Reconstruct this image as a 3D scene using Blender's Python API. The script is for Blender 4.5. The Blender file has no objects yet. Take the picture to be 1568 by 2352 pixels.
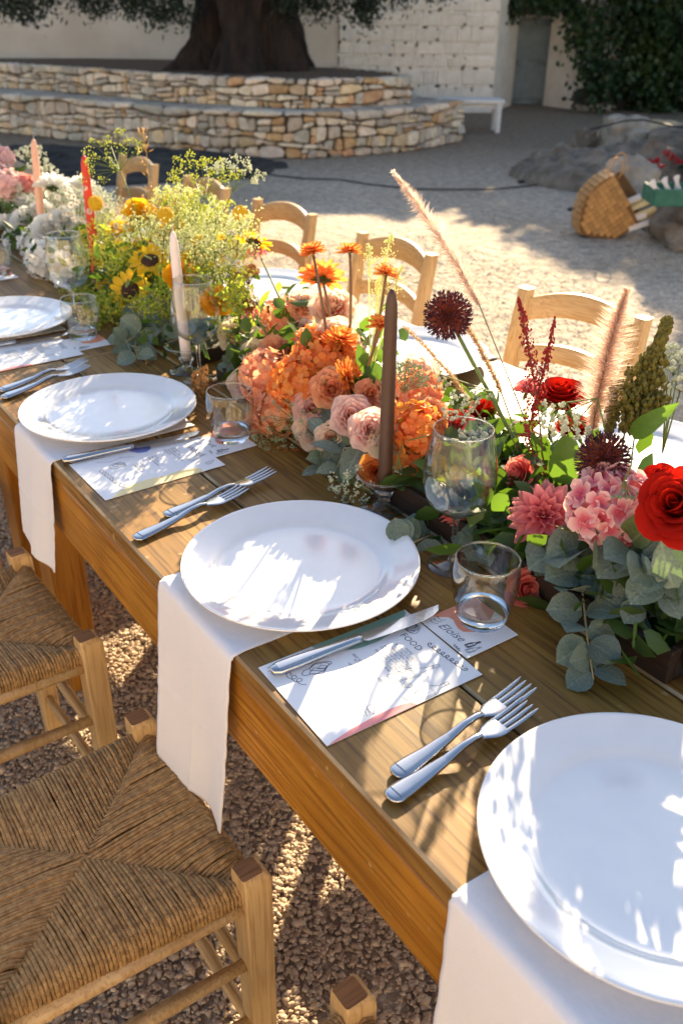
import bpy, math, random
import numpy as np
from mathutils import Vector, Matrix, Euler, noise
random.seed(7); RNG = np.random.default_rng(7)
R = math.radians
sc = bpy.context.scene
COL = sc.collection
TZ = 0.75                        # table top height above the gravel

# ------------------------------------------------------------------ camera
F_PX, IW, IH = 2046.22, 1568.0, 2352.0
CAM = Vector((-0.37648, -0.70527, 0.66830 + TZ))
CR = Vector((0.81786326, -0.57534794, 0.00862785))
CU = Vector((0.28011113, 0.41118908, 0.86744527))
CF = Vector((0.50263052, 0.70703486, -0.49745781))
cam_d = bpy.data.cameras.new('camera'); cam_o = bpy.data.objects.new('camera', cam_d); COL.objects.link(cam_o)
M3 = Matrix((CR, CU, -CF)).transposed()
cam_o.matrix_world = Matrix.Translation(CAM) @ M3.to_4x4()
cam_d.sensor_fit = 'VERTICAL'; cam_d.sensor_height = 36.0; cam_d.lens = F_PX / IH * 36.0
cam_d.clip_start = 0.02; cam_d.clip_end = 400
cam_d.dof.use_dof = True; cam_d.dof.focus_distance = 1.18; cam_d.dof.aperture_fstop = 6.3
sc.camera = cam_o

# ------------------------------------------------------------------ light
SUN_AZ, SUN_EL = R(40.0), R(24.0)            # azimuth from +X towards +Y
world = bpy.data.worlds.new('World'); sc.world = world; world.use_nodes = True
wn = world.node_tree.nodes; wl = world.node_tree.links
sky = wn.new('ShaderNodeTexSky'); sky.sky_type = 'NISHITA'; sky.sun_disc = False
sky.sun_elevation = SUN_EL; sky.sun_rotation = R(90.0) - SUN_AZ
sky.air_density = 1.0; sky.dust_density = 1.2; sky.ozone_density = 0.5
wl.new(sky.outputs[0], wn['Background'].inputs[0]); wn['Background'].inputs[1].default_value = 0.088
sun_d = bpy.data.lights.new('sun', 'SUN'); sun_d.energy = 5.0; sun_d.angle = R(0.53); sun_d.color = (1.0, 0.79, 0.50)
sun_o = bpy.data.objects.new('sun', sun_d); COL.objects.link(sun_o)
SUNV = Vector((math.cos(SUN_EL)*math.cos(SUN_AZ), math.cos(SUN_EL)*math.sin(SUN_AZ), math.sin(SUN_EL)))
sun_o.rotation_euler = SUNV.to_track_quat('Z', 'Y').to_euler(); sun_o.location = (8, 8, 12)
sc.view_settings.view_transform = 'Standard'; sc.view_settings.look = 'None'
sc.view_settings.exposure = 1.72; sc.view_settings.gamma = 1.0
sc.cycles.max_bounces = 16; sc.cycles.transmission_bounces = 16; sc.cycles.transparent_max_bounces = 24
sc.cycles.use_denoising = True
sc.cycles.sample_clamp_indirect = 6.0

# ------------------------------------------------------------------ helpers
def ray(u, v):
    return CF + CR*((u-IW/2)/F_PX) - CU*((v-IH/2)/F_PX)
def atx(u, v, X):                # photo point -> world point in the vertical plane x = X
    d = ray(u, v); return CAM + d*((X-CAM.x)/d.x)
def atz(u, v, z):                # photo point -> world point at height z
    d = ray(u, v); return CAM + d*((z-CAM.z)/d.z)

class MB:
    def __init__(s): s.v = []; s.f = []; s.m = []
    def add(s, vs, fs, mi=0):
        o = len(s.v); s.v.extend([tuple(q) for q in vs]); s.f.extend([tuple(i+o for i in q) for q in fs]); s.m.extend([mi]*len(fs)); return s
    def box(s, c, h, b=0.0, mi=0, M=None):
        cx, cy, cz = c; hx, hy, hz = h
        if b <= 0:
            vs = [(x*hx, y*hy, z*hz) for x in (-1, 1) for y in (-1, 1) for z in (-1, 1)]
            fs = [(0,1,3,2),(4,6,7,5),(0,4,5,1),(2,3,7,6),(0,2,6,4),(1,5,7,3)]
        else:
            vs = []; ix = {}
            for x in (-1, 1):
                for y in (-1, 1):
                    for z in (-1, 1):
                        for k in range(3):
                            ix[(x,y,z,k)] = len(vs)
                            vs.append((x*(hx-(b if k != 0 else 0)), y*(hy-(b if k != 1 else 0)), z*(hz-(b if k != 2 else 0))))
            fs = []
            I = lambda x,y,z,k: ix[(x,y,z,k)]
            for a in (-1, 1):
                q = [I(a,-1,-1,0),I(a,1,-1,0),I(a,1,1,0),I(a,-1,1,0)]; fs.append(q if a > 0 else q[::-1])
                q = [I(-1,a,-1,1),I(-1,a,1,1),I(1,a,1,1),I(1,a,-1,1)]; fs.append(q if a > 0 else q[::-1])
                q = [I(-1,-1,a,2),I(1,-1,a,2),I(1,1,a,2),I(-1,1,a,2)]; fs.append(q if a > 0 else q[::-1])
            for a in (-1, 1):
                for c2 in (-1, 1):
                    sg = a*c2
                    q = [I(a,c2,-1,0),I(a,c2,-1,1),I(a,c2,1,1),I(a,c2,1,0)]; fs.append(q if sg > 0 else q[::-1])
                    q = [I(a,-1,c2,2),I(a,-1,c2,0),I(a,1,c2,0),I(a,1,c2,2)]; fs.append(q if sg < 0 else q[::-1])
                    q = [I(-1,a,c2,1),I(-1,a,c2,2),I(1,a,c2,2),I(1,a,c2,1)]; fs.append(q if sg < 0 else q[::-1])
            for x in (-1, 1):
                for y in (-1, 1):
                    for z in (-1, 1):
                        q = [I(x,y,z,0),I(x,y,z,1),I(x,y,z,2)]; fs.append(q if x*y*z > 0 else q[::-1])
        if M is not None: vs = [M @ Vector(q) for q in vs]
        return s.add([(q[0]+cx, q[1]+cy, q[2]+cz) for q in vs], fs, mi)
    def tube(s, pts, rad, n=6, cap=True, mi=0, flat=1.0):
        pts = [Vector(q) for q in pts]; k = len(pts)
        if not hasattr(rad, '__len__'): rad = [rad]*k
        vs = []; nrm = None
        for i, q in enumerate(pts):
            t = (pts[min(i+1, k-1)]-pts[max(i-1, 0)])
            t = t.normalized() if t.length > 1e-9 else Vector((0,0,1))
            if nrm is None:
                a = Vector((0,0,1)) if abs(t.z) < .9 else Vector((1,0,0))
                nrm = t.cross(a).normalized()
            else:
                nrm = (nrm - t*nrm.dot(t)); nrm = nrm.normalized() if nrm.length > 1e-6 else t.orthogonal().normalized()
            b = t.cross(nrm)
            for j in range(n):
                an = 2*math.pi*j/n; vs.append(q + (nrm*math.cos(an) + b*math.sin(an)*flat)*rad[i])
        fs = [(i*n+j, i*n+(j+1)%n, (i+1)*n+(j+1)%n, (i+1)*n+j) for i in range(k-1) for j in range(n)]
        if cap: fs += [tuple(range(n))[::-1], tuple((k-1)*n+j for j in range(n))]
        return s.add(vs, fs, mi)
    def lathe(s, prof, n=32, mi=0, c=(0,0,0)):
        vs = []; fs = []; rings = []
        for r_, z_ in prof:
            if r_ < 1e-6: rings.append([len(vs)]); vs.append((c[0], c[1], c[2]+z_))
            else:
                rings.append(list(range(len(vs), len(vs)+n)))
                vs += [(c[0]+r_*math.cos(2*math.pi*j/n), c[1]+r_*math.sin(2*math.pi*j/n), c[2]+z_) for j in range(n)]
        for a, b in zip(rings[:-1], rings[1:]):
            if len(a) == 1 and len(b) == 1: continue
            for j in range(n):
                j2 = (j+1) % n
                if len(a) == 1: fs.append((a[0], b[j2], b[j]))
                elif len(b) == 1: fs.append((a[j], a[j2], b[0]))
                else: fs.append((a[j], a[j2], b[j2], b[j]))
        return s.add(vs, fs, mi)
    def grid(s, fn, nu, nv, mi=0, wrap=False):
        vs = [fn(i/nu, j/nv) for i in range(nu+1) for j in range(nv+1)]
        fs = [(i*(nv+1)+j, (i+1)*(nv+1)+j, (i+1)*(nv+1)+j+1, i*(nv+1)+j+1) for i in range(nu) for j in range(nv)]
        return s.add(vs, fs, mi)
    def octa(s, c, r, mi=0, zs=1.0):
        c = Vector(c)
        vs = [c+Vector(q)*r for q in ((1,0,0),(-1,0,0),(0,1,0),(0,-1,0),(0,0,zs),(0,0,-zs))]
        return s.add(vs, [(0,2,4),(2,1,4),(1,3,4),(3,0,4),(2,0,5),(1,2,5),(3,1,5),(0,3,5)], mi)
    def merge(s, o, M=None, mi=None):
        vs = [M @ Vector(q) for q in o.v] if M is not None else o.v
        n = len(s.v); s.v.extend([tuple(q) for q in vs]); s.f.extend([tuple(i+n for i in q) for q in o.f])
        s.m.extend(o.m if mi is None else [mi]*len(o.f)); return s
    def mesh(s, name, mats, smooth=True, auto=None):
        me = bpy.data.meshes.new(name); me.from_pydata(s.v, [], s.f)
        for m in (mats if isinstance(mats, (list, tuple)) else [mats]): me.materials.append(MAT[m] if isinstance(m, str) else m)
        if any(s.m): me.polygons.foreach_set('material_index', s.m)
        if smooth: me.polygons.foreach_set('use_smooth', [True]*len(s.f))
        me.update()
        if auto is not None: me.set_sharp_from_angle(angle=R(auto))
        return me
    def build(s, name, mats, parent=None, smooth=True, auto=None, loc=(0,0,0), rot=(0,0,0)):
        return ob(name, s.mesh(name, mats, smooth, auto), parent, loc, rot)

def ob(name, me, parent=None, loc=(0,0,0), rot=(0,0,0), scl=None, mw=None):
    o = bpy.data.objects.new(name, me); COL.objects.link(o); o.parent = parent
    if mw is not None: o.matrix_basis = mw
    else:
        o.location = loc; o.rotation_euler = rot
        if scl is not None: o.scale = (scl,)*3 if not hasattr(scl, '__len__') else scl
    return o
def tag(o, label=None, cat=None, group=None, kind=None):
    if label: o['label'] = label
    if cat: o['category'] = cat
    if group: o['group'] = group
    if kind: o['kind'] = kind
    return o
def thing(name, label, cat, loc=(0,0,0), rz=0.0, group=None):
    return tag(ob(name, None, None, loc, (0,0,rz)), label, cat, group)
KIDS = {}
def copy_tree(o, parent=None):
    c = o.copy(); COL.objects.link(c); c.parent = parent
    for ch in o.children: copy_tree(ch, c)
    return c
def frame(n, up=Vector((0,0,1)), spin=0.0):       # rotation matrix whose Z is n
    n = Vector(n).normalized(); a = up if abs(n.dot(up)) < .98 else Vector((1,0,0))
    x = a.cross(n).normalized(); y = n.cross(x)
    return Matrix((x, y, n)).transposed() @ Matrix.Rotation(spin, 3, 'Z')
def mw(p, rot3, s=1.0):
    return Matrix.Translation(Vector(p)) @ rot3.to_4x4() @ Matrix.Diagonal((s, s, s, 1) if not hasattr(s, '__len__') else (*s, 1))
def np_mesh(name, V, Fq, mat, smooth=False):       # fast mesh from arrays, faces all of one size
    me = bpy.data.meshes.new(name); n, k = Fq.shape
    me.vertices.add(len(V)); me.vertices.foreach_set('co', np.ascontiguousarray(V, dtype=np.float32).ravel())
    me.loops.add(n*k); me.loops.foreach_set('vertex_index', np.ascontiguousarray(Fq, dtype=np.int32).ravel())
    me.polygons.add(n); me.polygons.foreach_set('loop_start', np.arange(0, n*k, k, dtype=np.int32))
    me.polygons.foreach_set('loop_total', np.full(n, k, dtype=np.int32))
    if smooth: me.polygons.foreach_set('use_smooth', np.ones(n, dtype=bool))
    me.materials.append(MAT[mat]); me.update(calc_edges=True); me.validate(); return me
def leaf_cloud(name, C, L, W, mat, droop=0.3, normals=None):
    """one small folded leaf (two triangles pairs) at each centre"""
    n = len(C); L = np.broadcast_to(L, n)[:, None]; W = np.broadcast_to(W, n)[:, None]
    d = RNG.normal(size=(n, 3)); d[:, 2] -= droop; d /= np.linalg.norm(d, axis=1)[:, None]
    a = RNG.normal(size=(n, 3)) if normals is None else normals + RNG.normal(size=(n, 3))*.5
    s_ = np.cross(d, a); s_ /= np.linalg.norm(s_, axis=1)[:, None]+1e-9
    nn = np.cross(s_, d)
    V = np.empty((n, 6, 3))
    V[:, 0] = C; V[:, 3] = C + d*L
    V[:, 1] = C + d*L*.35 + s_*W + nn*W*.25; V[:, 2] = C + d*L*.7 + s_*W*.8 + nn*W*.25
    V[:, 5] = C + d*L*.35 - s_*W + nn*W*.25; V[:, 4] = C + d*L*.7 - s_*W*.8 + nn*W*.25
    b = np.arange(n)[:, None]*6
    Fq = np.concatenate([b+np.array([[0,1,2,3]]), b+np.array([[0,3,4,5]])])
    return np_mesh(name, V.reshape(-1, 3), Fq, mat)

# ------------------------------------------------------------------ materials
MAT = {}
def _nodes(name):
    m = bpy.data.materials.new(name); m.use_nodes = True; MAT[name] = m
    nt = m.node_tree; return m, nt, nt.nodes, nt.links, nt.nodes['Principled BSDF']
def pmat(name, c1, c2=None, scale=20.0, rough=0.5, bump=0.0, bscale=None, stretch=(1,1,1), rnd=0.0, hrnd=0.0, trans=0.0,
         spec=0.5, metal=0.0, coat=0.0, detail=4.0, radial=None, vein=None, sss=0.0, lo=.35, hi=.65, tcol=None, sheen=0.0):
    m, nt, N, Lk, P = _nodes(name)
    tc = N.new('ShaderNodeTexCoord'); mp = N.new('ShaderNodeMapping'); mp.inputs['Scale'].default_value = stretch
    Lk.new(tc.outputs['Object'], mp.inputs[0])
    colout = None
    if c2 is not None:
        nz = N.new('ShaderNodeTexNoise'); nz.inputs['Scale'].default_value = scale; nz.inputs['Detail'].default_value = detail
        Lk.new(mp.outputs[0], nz.inputs[0])
        rp = N.new('ShaderNodeValToRGB'); rp.color_ramp.elements[0].position = lo; rp.color_ramp.elements[1].position = hi
        rp.color_ramp.elements[0].color = (*c1, 1); rp.color_ramp.elements[1].color = (*c2, 1)
        Lk.new(nz.outputs[0], rp.inputs[0]); colout = rp.outputs[0]
    if radial:
        r0, r1, cB = radial
        ln = N.new('ShaderNodeVectorMath'); ln.operation = 'LENGTH'; Lk.new(tc.outputs['Object'], ln.inputs[0])
        mr = N.new('ShaderNodeMapRange'); mr.inputs[1].default_value = r0; mr.inputs[2].default_value = r1; Lk.new(ln.outputs['Value'], mr.inputs[0])
        mx = N.new('ShaderNodeMixRGB'); Lk.new(mr.outputs[0], mx.inputs[0])
        if colout is not None: Lk.new(colout, mx.inputs[1])
        else: mx.inputs[1].default_value = (*c1, 1)
        mx.inputs[2].default_value = (*cB, 1); colout = mx.outputs[0]
    if vein:
        sx = N.new('ShaderNodeSeparateXYZ'); Lk.new(tc.outputs['Object'], sx.inputs[0]); ab = N.new('ShaderNodeMath'); ab.operation = 'ABSOLUTE'; Lk.new(sx.outputs[1], ab.inputs[0])
        mr = N.new('ShaderNodeMapRange'); mr.inputs[1].default_value = .012; mr.inputs[2].default_value = .035; mr.inputs[3].default_value = .75; mr.inputs[4].default_value = 0; Lk.new(ab.outputs[0], mr.inputs[0])
        wv = N.new('ShaderNodeMath'); wv.operation = 'MULTIPLY_ADD'; wv.inputs[1].default_value = -.8; Lk.new(ab.outputs[0], wv.inputs[0]); Lk.new(sx.outputs[0], wv.inputs[2])
        sn = N.new('ShaderNodeMath'); sn.operation = 'SINE'; s2 = N.new('ShaderNodeMath'); s2.operation = 'MULTIPLY'; s2.inputs[1].default_value = 46; Lk.new(wv.outputs[0], s2.inputs[0]); Lk.new(s2.outputs[0], sn.inputs[0])
        m3 = N.new('ShaderNodeMapRange'); m3.inputs[1].default_value = .86; m3.inputs[2].default_value = 1.0; m3.inputs[4].default_value = .35; Lk.new(sn.outputs[0], m3.inputs[0])
        mm = N.new('ShaderNodeMath'); mm.operation = 'MAXIMUM'; Lk.new(mr.outputs[0], mm.inputs[0]); Lk.new(m3.outputs[0], mm.inputs[1])
        mx = N.new('ShaderNodeMixRGB'); mx.inputs[2].default_value = (*vein, 1); Lk.new(mm.outputs[0], mx.inputs[0]); Lk.new(colout, mx.inputs[1]); colout = mx.outputs[0]
    if rnd or hrnd:
        oi = N.new('ShaderNodeObjectInfo'); hs = N.new('ShaderNodeHueSaturation')
        if colout is not None: Lk.new(colout, hs.inputs['Color'])
        else: hs.inputs['Color'].default_value = (*c1, 1)
        mr = N.new('ShaderNodeMapRange'); mr.inputs[3].default_value = 1-rnd; mr.inputs[4].default_value = 1+rnd
        Lk.new(oi.outputs['Random'], mr.inputs[0]); Lk.new(mr.outputs[0], hs.inputs['Value'])
        if hrnd:
            wv = N.new('ShaderNodeMath'); wv.operation = 'MULTIPLY'; wv.inputs[1].default_value = 7.31; Lk.new(oi.outputs['Random'], wv.inputs[0])
            fr = N.new('ShaderNodeMath'); fr.operation = 'FRACT'; Lk.new(wv.outputs[0], fr.inputs[0])
            m2 = N.new('ShaderNodeMapRange'); m2.inputs[3].default_value = .5-hrnd; m2.inputs[4].default_value = .5+hrnd
            Lk.new(fr.outputs[0], m2.inputs[0]); Lk.new(m2.outputs[0], hs.inputs['Hue'])
        colout = hs.outputs[0]
    if colout is not None: Lk.new(colout, P.inputs['Base Color'])
    else: P.inputs['Base Color'].default_value = (*c1, 1)
    P.inputs['Roughness'].default_value = rough; P.inputs['Metallic'].default_value = metal
    P.inputs['Specular IOR Level'].default_value = spec; P.inputs['Coat Weight'].default_value = coat
    P.inputs['Coat Roughness'].default_value = .03 if coat >= 1 else .15; P.inputs['Sheen Weight'].default_value = sheen
    if sss: P.inputs['Subsurface Weight'].default_value = sss; P.inputs['Subsurface Radius'].default_value = (.01, .006, .004)
    if bump:
        nb = N.new('ShaderNodeTexNoise'); nb.inputs['Scale'].default_value = bscale or scale*3; nb.inputs['Detail'].default_value = 5
        Lk.new(mp.outputs[0], nb.inputs[0]); bp = N.new('ShaderNodeBump'); bp.inputs['Strength'].default_value = 1.0; bp.inputs['Distance'].default_value = bump
        Lk.new(nb.outputs[0], bp.inputs['Height']); Lk.new(bp.outputs[0], P.inputs['Normal'])
    if trans:
        tr = N.new('ShaderNodeBsdfTranslucent'); mx = N.new('ShaderNodeMixShader'); mx.inputs[0].default_value = trans
        if tcol is not None: tr.inputs[0].default_value = (*tcol, 1)
        elif colout is not None: Lk.new(colout, tr.inputs[0])
        else: tr.inputs[0].default_value = (*c1, 1)
        out = N['Material Output']; Lk.new(P.outputs[0], mx.inputs[1]); Lk.new(tr.outputs[0], mx.inputs[2]); Lk.new(mx.outputs[0], out.inputs[0])
    return m
def wood(name, c1, c2, c3, rough=.45, coat=.25, axis='y', scale=1.0, bump=.0006, rnd=.12, knots=False):
    m, nt, N, Lk, P = _nodes(name)
    tc = N.new('ShaderNodeTexCoord'); mp = N.new('ShaderNodeMapping')
    st = {'x': (.04, 1, 1), 'y': (1, .04, 1), 'z': (1, 1, .04)}[axis]; mp.inputs['Scale'].default_value = [q*scale for q in st]
    oi = N.new('ShaderNodeObjectInfo'); ad = N.new('ShaderNodeVectorMath'); ad.operation = 'ADD'
    sc_ = N.new('ShaderNodeMath'); sc_.operation = 'MULTIPLY'; sc_.inputs[1].default_value = 37.0; Lk.new(oi.outputs['Random'], sc_.inputs[0])
    Lk.new(tc.outputs['Object'], ad.inputs[0]); Lk.new(sc_.outputs[0], ad.inputs[1]); Lk.new(ad.outputs[0], mp.inputs[0])
    n1 = N.new('ShaderNodeTexNoise'); n1.inputs['Scale'].default_value = 26; n1.inputs['Detail'].default_value = 9; n1.inputs['Distortion'].default_value = .8; Lk.new(mp.outputs[0], n1.inputs[0])
    n2 = N.new('ShaderNodeTexNoise'); n2.inputs['Scale'].default_value = 170; n2.inputs['Detail'].default_value = 5; Lk.new(mp.outputs[0], n2.inputs[0])
    n3 = N.new('ShaderNodeTexNoise'); n3.inputs['Scale'].default_value = 5.0; n3.inputs['Detail'].default_value = 8; Lk.new(tc.outputs['Object'], n3.inputs[0])
    rp = N.new('ShaderNodeValToRGB'); e = rp.color_ramp.elements; e[0].position = .34; e[1].position = .66; e[0].color = (*c1, 1); e[1].color = (*c2, 1)
    Lk.new(n1.outputs[0], rp.inputs[0])
    mx = N.new('ShaderNodeMixRGB'); mx.blend_type = 'MIX'; mx.inputs[2].default_value = (*c3, 1)
    mr = N.new('ShaderNodeMapRange'); mr.inputs[1].default_value = .48; mr.inputs[2].default_value = .64; mr.inputs[4].default_value = .9; Lk.new(n2.outputs[0], mr.inputs[0]); Lk.new(mr.outputs[0], mx.inputs[0]); Lk.new(rp.outputs[0], mx.inputs[1])
    hs = N.new('ShaderNodeHueSaturation'); Lk.new(mx.outputs[0], hs.inputs['Color'])
    mv = N.new('ShaderNodeMapRange'); mv.inputs[1].default_value = .3; mv.inputs[2].default_value = .7; mv.inputs[3].default_value = 1-rnd*1.4; mv.inputs[4].default_value = 1+rnd*1.4; Lk.new(n3.outputs[0], mv.inputs[0])
    mo = N.new('ShaderNodeMapRange'); mo.inputs[3].default_value = 1-rnd; mo.inputs[4].default_value = 1+rnd; Lk.new(oi.outputs['Random'], mo.inputs[0])
    mu = N.new('ShaderNodeMath'); mu.operation = 'MULTIPLY'; Lk.new(mv.outputs[0], mu.inputs[0]); Lk.new(mo.outputs[0], mu.inputs[1]); Lk.new(mu.outputs[0], hs.inputs['Value'])
    co_ = hs.outputs[0]; P.inputs['Specular IOR Level'].default_value = .35
    if knots:
        mk = N.new('ShaderNodeMapping'); mk.inputs['Scale'].default_value = (6, 2.6, 6); Lk.new(ad.outputs[0], mk.inputs[0])
        vk = N.new('ShaderNodeTexVoronoi'); vk.inputs['Scale'].default_value = 1.0; Lk.new(mk.outputs[0], vk.inputs[0])
        sk = N.new('ShaderNodeSeparateColor'); Lk.new(vk.outputs['Color'], sk.inputs[0])
        gt = N.new('ShaderNodeMath'); gt.operation = 'GREATER_THAN'; gt.inputs[1].default_value = .62; Lk.new(sk.outputs[0], gt.inputs[0])
        rk = N.new('ShaderNodeMapRange'); rk.inputs[1].default_value = .05; rk.inputs[2].default_value = .14; rk.inputs[3].default_value = .85; rk.inputs[4].default_value = 0; Lk.new(vk.outputs['Distance'], rk.inputs[0])
        mlk = N.new('ShaderNodeMath'); mlk.operation = 'MULTIPLY'; Lk.new(gt.outputs[0], mlk.inputs[0]); Lk.new(rk.outputs[0], mlk.inputs[1])
        mxk = N.new('ShaderNodeMixRGB'); mxk.inputs[2].default_value = (c3[0]*.4, c3[1]*.35, c3[2]*.3, 1); Lk.new(mlk.outputs[0], mxk.inputs[0]); Lk.new(co_, mxk.inputs[1]); co_ = mxk.outputs[0]
    if knots:                                    # small pale dents and scuffs
        nd = N.new('ShaderNodeTexNoise'); nd.inputs['Scale'].default_value = 38; nd.inputs['Detail'].default_value = 2; Lk.new(ad.outputs[0], nd.inputs[0])
        rd = N.new('ShaderNodeMapRange'); rd.inputs[1].default_value = .70; rd.inputs[2].default_value = .76; rd.inputs[4].default_value = .6; Lk.new(nd.outputs[0], rd.inputs[0])
        md = N.new('ShaderNodeMixRGB'); md.inputs[2].default_value = (.55,.37,.17,1); Lk.new(rd.outputs[0], md.inputs[0]); Lk.new(co_, md.inputs[1]); co_ = md.outputs[0]
    Lk.new(co_, P.inputs['Base Color'])
    P.inputs['Roughness'].default_value = rough; P.inputs['Coat Weight'].default_value = coat; P.inputs['Coat Roughness'].default_value = .22
    bp = N.new('ShaderNodeBump'); bp.inputs['Distance'].default_value = bump; Lk.new(n2.outputs[0], bp.inputs['Height']); Lk.new(bp.outputs[0], P.inputs['Normal'])
    return m
def glassmat(name, col=(1,1,1), rough=0.0, ior=1.45):
    m, nt, N, Lk, P = _nodes(name)
    P.inputs['Base Color'].default_value = (*col, 1); P.inputs['Transmission Weight'].default_value = 1.0
    P.inputs['Roughness'].default_value = rough; P.inputs['IOR'].default_value = ior
    return m
wood('wood_top', (.205,.098,.017), (.32,.172,.036), (.120,.052,.009), rough=.5, coat=.02, rnd=.16, bump=.0003, knots=True)
pmat('wood_worn', (.30,.19,.08), (.52,.40,.23), scale=14, rough=.6, lo=.4, hi=.6)
wood('wood_apron', (.32,.128,.008), (.44,.205,.022), (.21,.075,.005), rough=.42, coat=.08, rnd=.18, knots=True)
wood('wood_leg', (.32,.122,.010), (.43,.19,.024), (.23,.078,.007), rough=.4, coat=.2, axis='z', rnd=.08)
wood('wood_chair', (.56,.36,.155), (.67,.47,.23), (.47,.28,.11), rough=.42, coat=.2, axis='z', scale=1.6, rnd=.08)
wood('wood_chair_x', (.54,.345,.15), (.65,.455,.22), (.45,.265,.10), rough=.42, coat=.2, axis='y', scale=1.6, rnd=.08)
wood('wood_end', (.26,.13,.055), (.36,.19,.08), (.19,.09,.04), rough=.6, coat=.05, axis='x', scale=2.0, rnd=.08)
wood('wood_dark', (.022,.011,.006), (.038,.019,.011), (.014,.007,.004), rough=.6, coat=.05, axis='y')
pmat('rush', (.26,.135,.042), (.54,.335,.13), scale=130, rough=.55, bump=.0022, bscale=380, stretch=(1,1,1), lo=.3, hi=.7)
pmat('china', (.76,.77,.79), (.79,.80,.815), scale=30, rough=.09, spec=.5, coat=.7)
pmat('linen', (.84,.84,.88), (.88,.88,.915), scale=600, rough=.85, bump=.0016, bscale=42, sheen=.2, trans=.12)
pmat('steel', (.50,.51,.53), rough=.13, metal=1.0)
pmat('paper', (.84,.84,.86), rough=.55, spec=.3)
pmat('paper_green', (.24,.42,.36), rough=.6, spec=.3)
pmat('paper_pink', (.86,.30,.30), rough=.6, spec=.3)
pmat('paper_coral', (.82,.33,.22), rough=.6, spec=.3)
pmat('paper_yellow', (.86,.72,.38), rough=.6, spec=.3)
pmat('paper_blue', (.22,.26,.62), rough=.6, spec=.3)
pmat('ink', (.045,.05,.085), rough=.6)
pmat('ink_grey', (.11,.13,.19), rough=.6)
glassmat('glass')
def thin_glass(name, k):
    m, nt, N, Lk, P = _nodes(name); N.remove(P)
    tr = N.new('ShaderNodeBsdfTransparent'); tr.inputs[0].default_value = (.965,.97,.97,1); gl = N.new('ShaderNodeBsdfGlossy'); gl.inputs['Roughness'].default_value = .02
    lw = N.new('ShaderNodeLayerWeight'); lw.inputs[0].default_value = .5; pw = N.new('ShaderNodeMath'); pw.operation = 'POWER'; pw.inputs[1].default_value = 2.1
    ml = N.new('ShaderNodeMath'); ml.operation = 'MULTIPLY_ADD'; ml.inputs[1].default_value = k; ml.inputs[2].default_value = .06; mx = N.new('ShaderNodeMixShader')
    Lk.new(lw.outputs['Facing'], pw.inputs[0]); Lk.new(pw.outputs[0], ml.inputs[0]); Lk.new(ml.outputs[0], mx.inputs[0]); Lk.new(tr.outputs[0], mx.inputs[1]); Lk.new(gl.outputs[0], mx.inputs[2]); Lk.new(mx.outputs[0], N['Material Output'].inputs[0])
thin_glass('thin_glass', .85); thin_glass('thin_glass_in', .35)
pmat('wax_brown', (.085,.040,.024), rough=.45, sss=.15)
pmat('wax_pink', (.90,.79,.75), rough=.45, sss=.2)
pmat('wax_red', (.70,.045,.02), rough=.45, sss=.2)
pmat('wax_peach', (.84,.47,.33), rough=.45, sss=.2)
pmat('wick', (.75,.7,.62), rough=.9)
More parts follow.
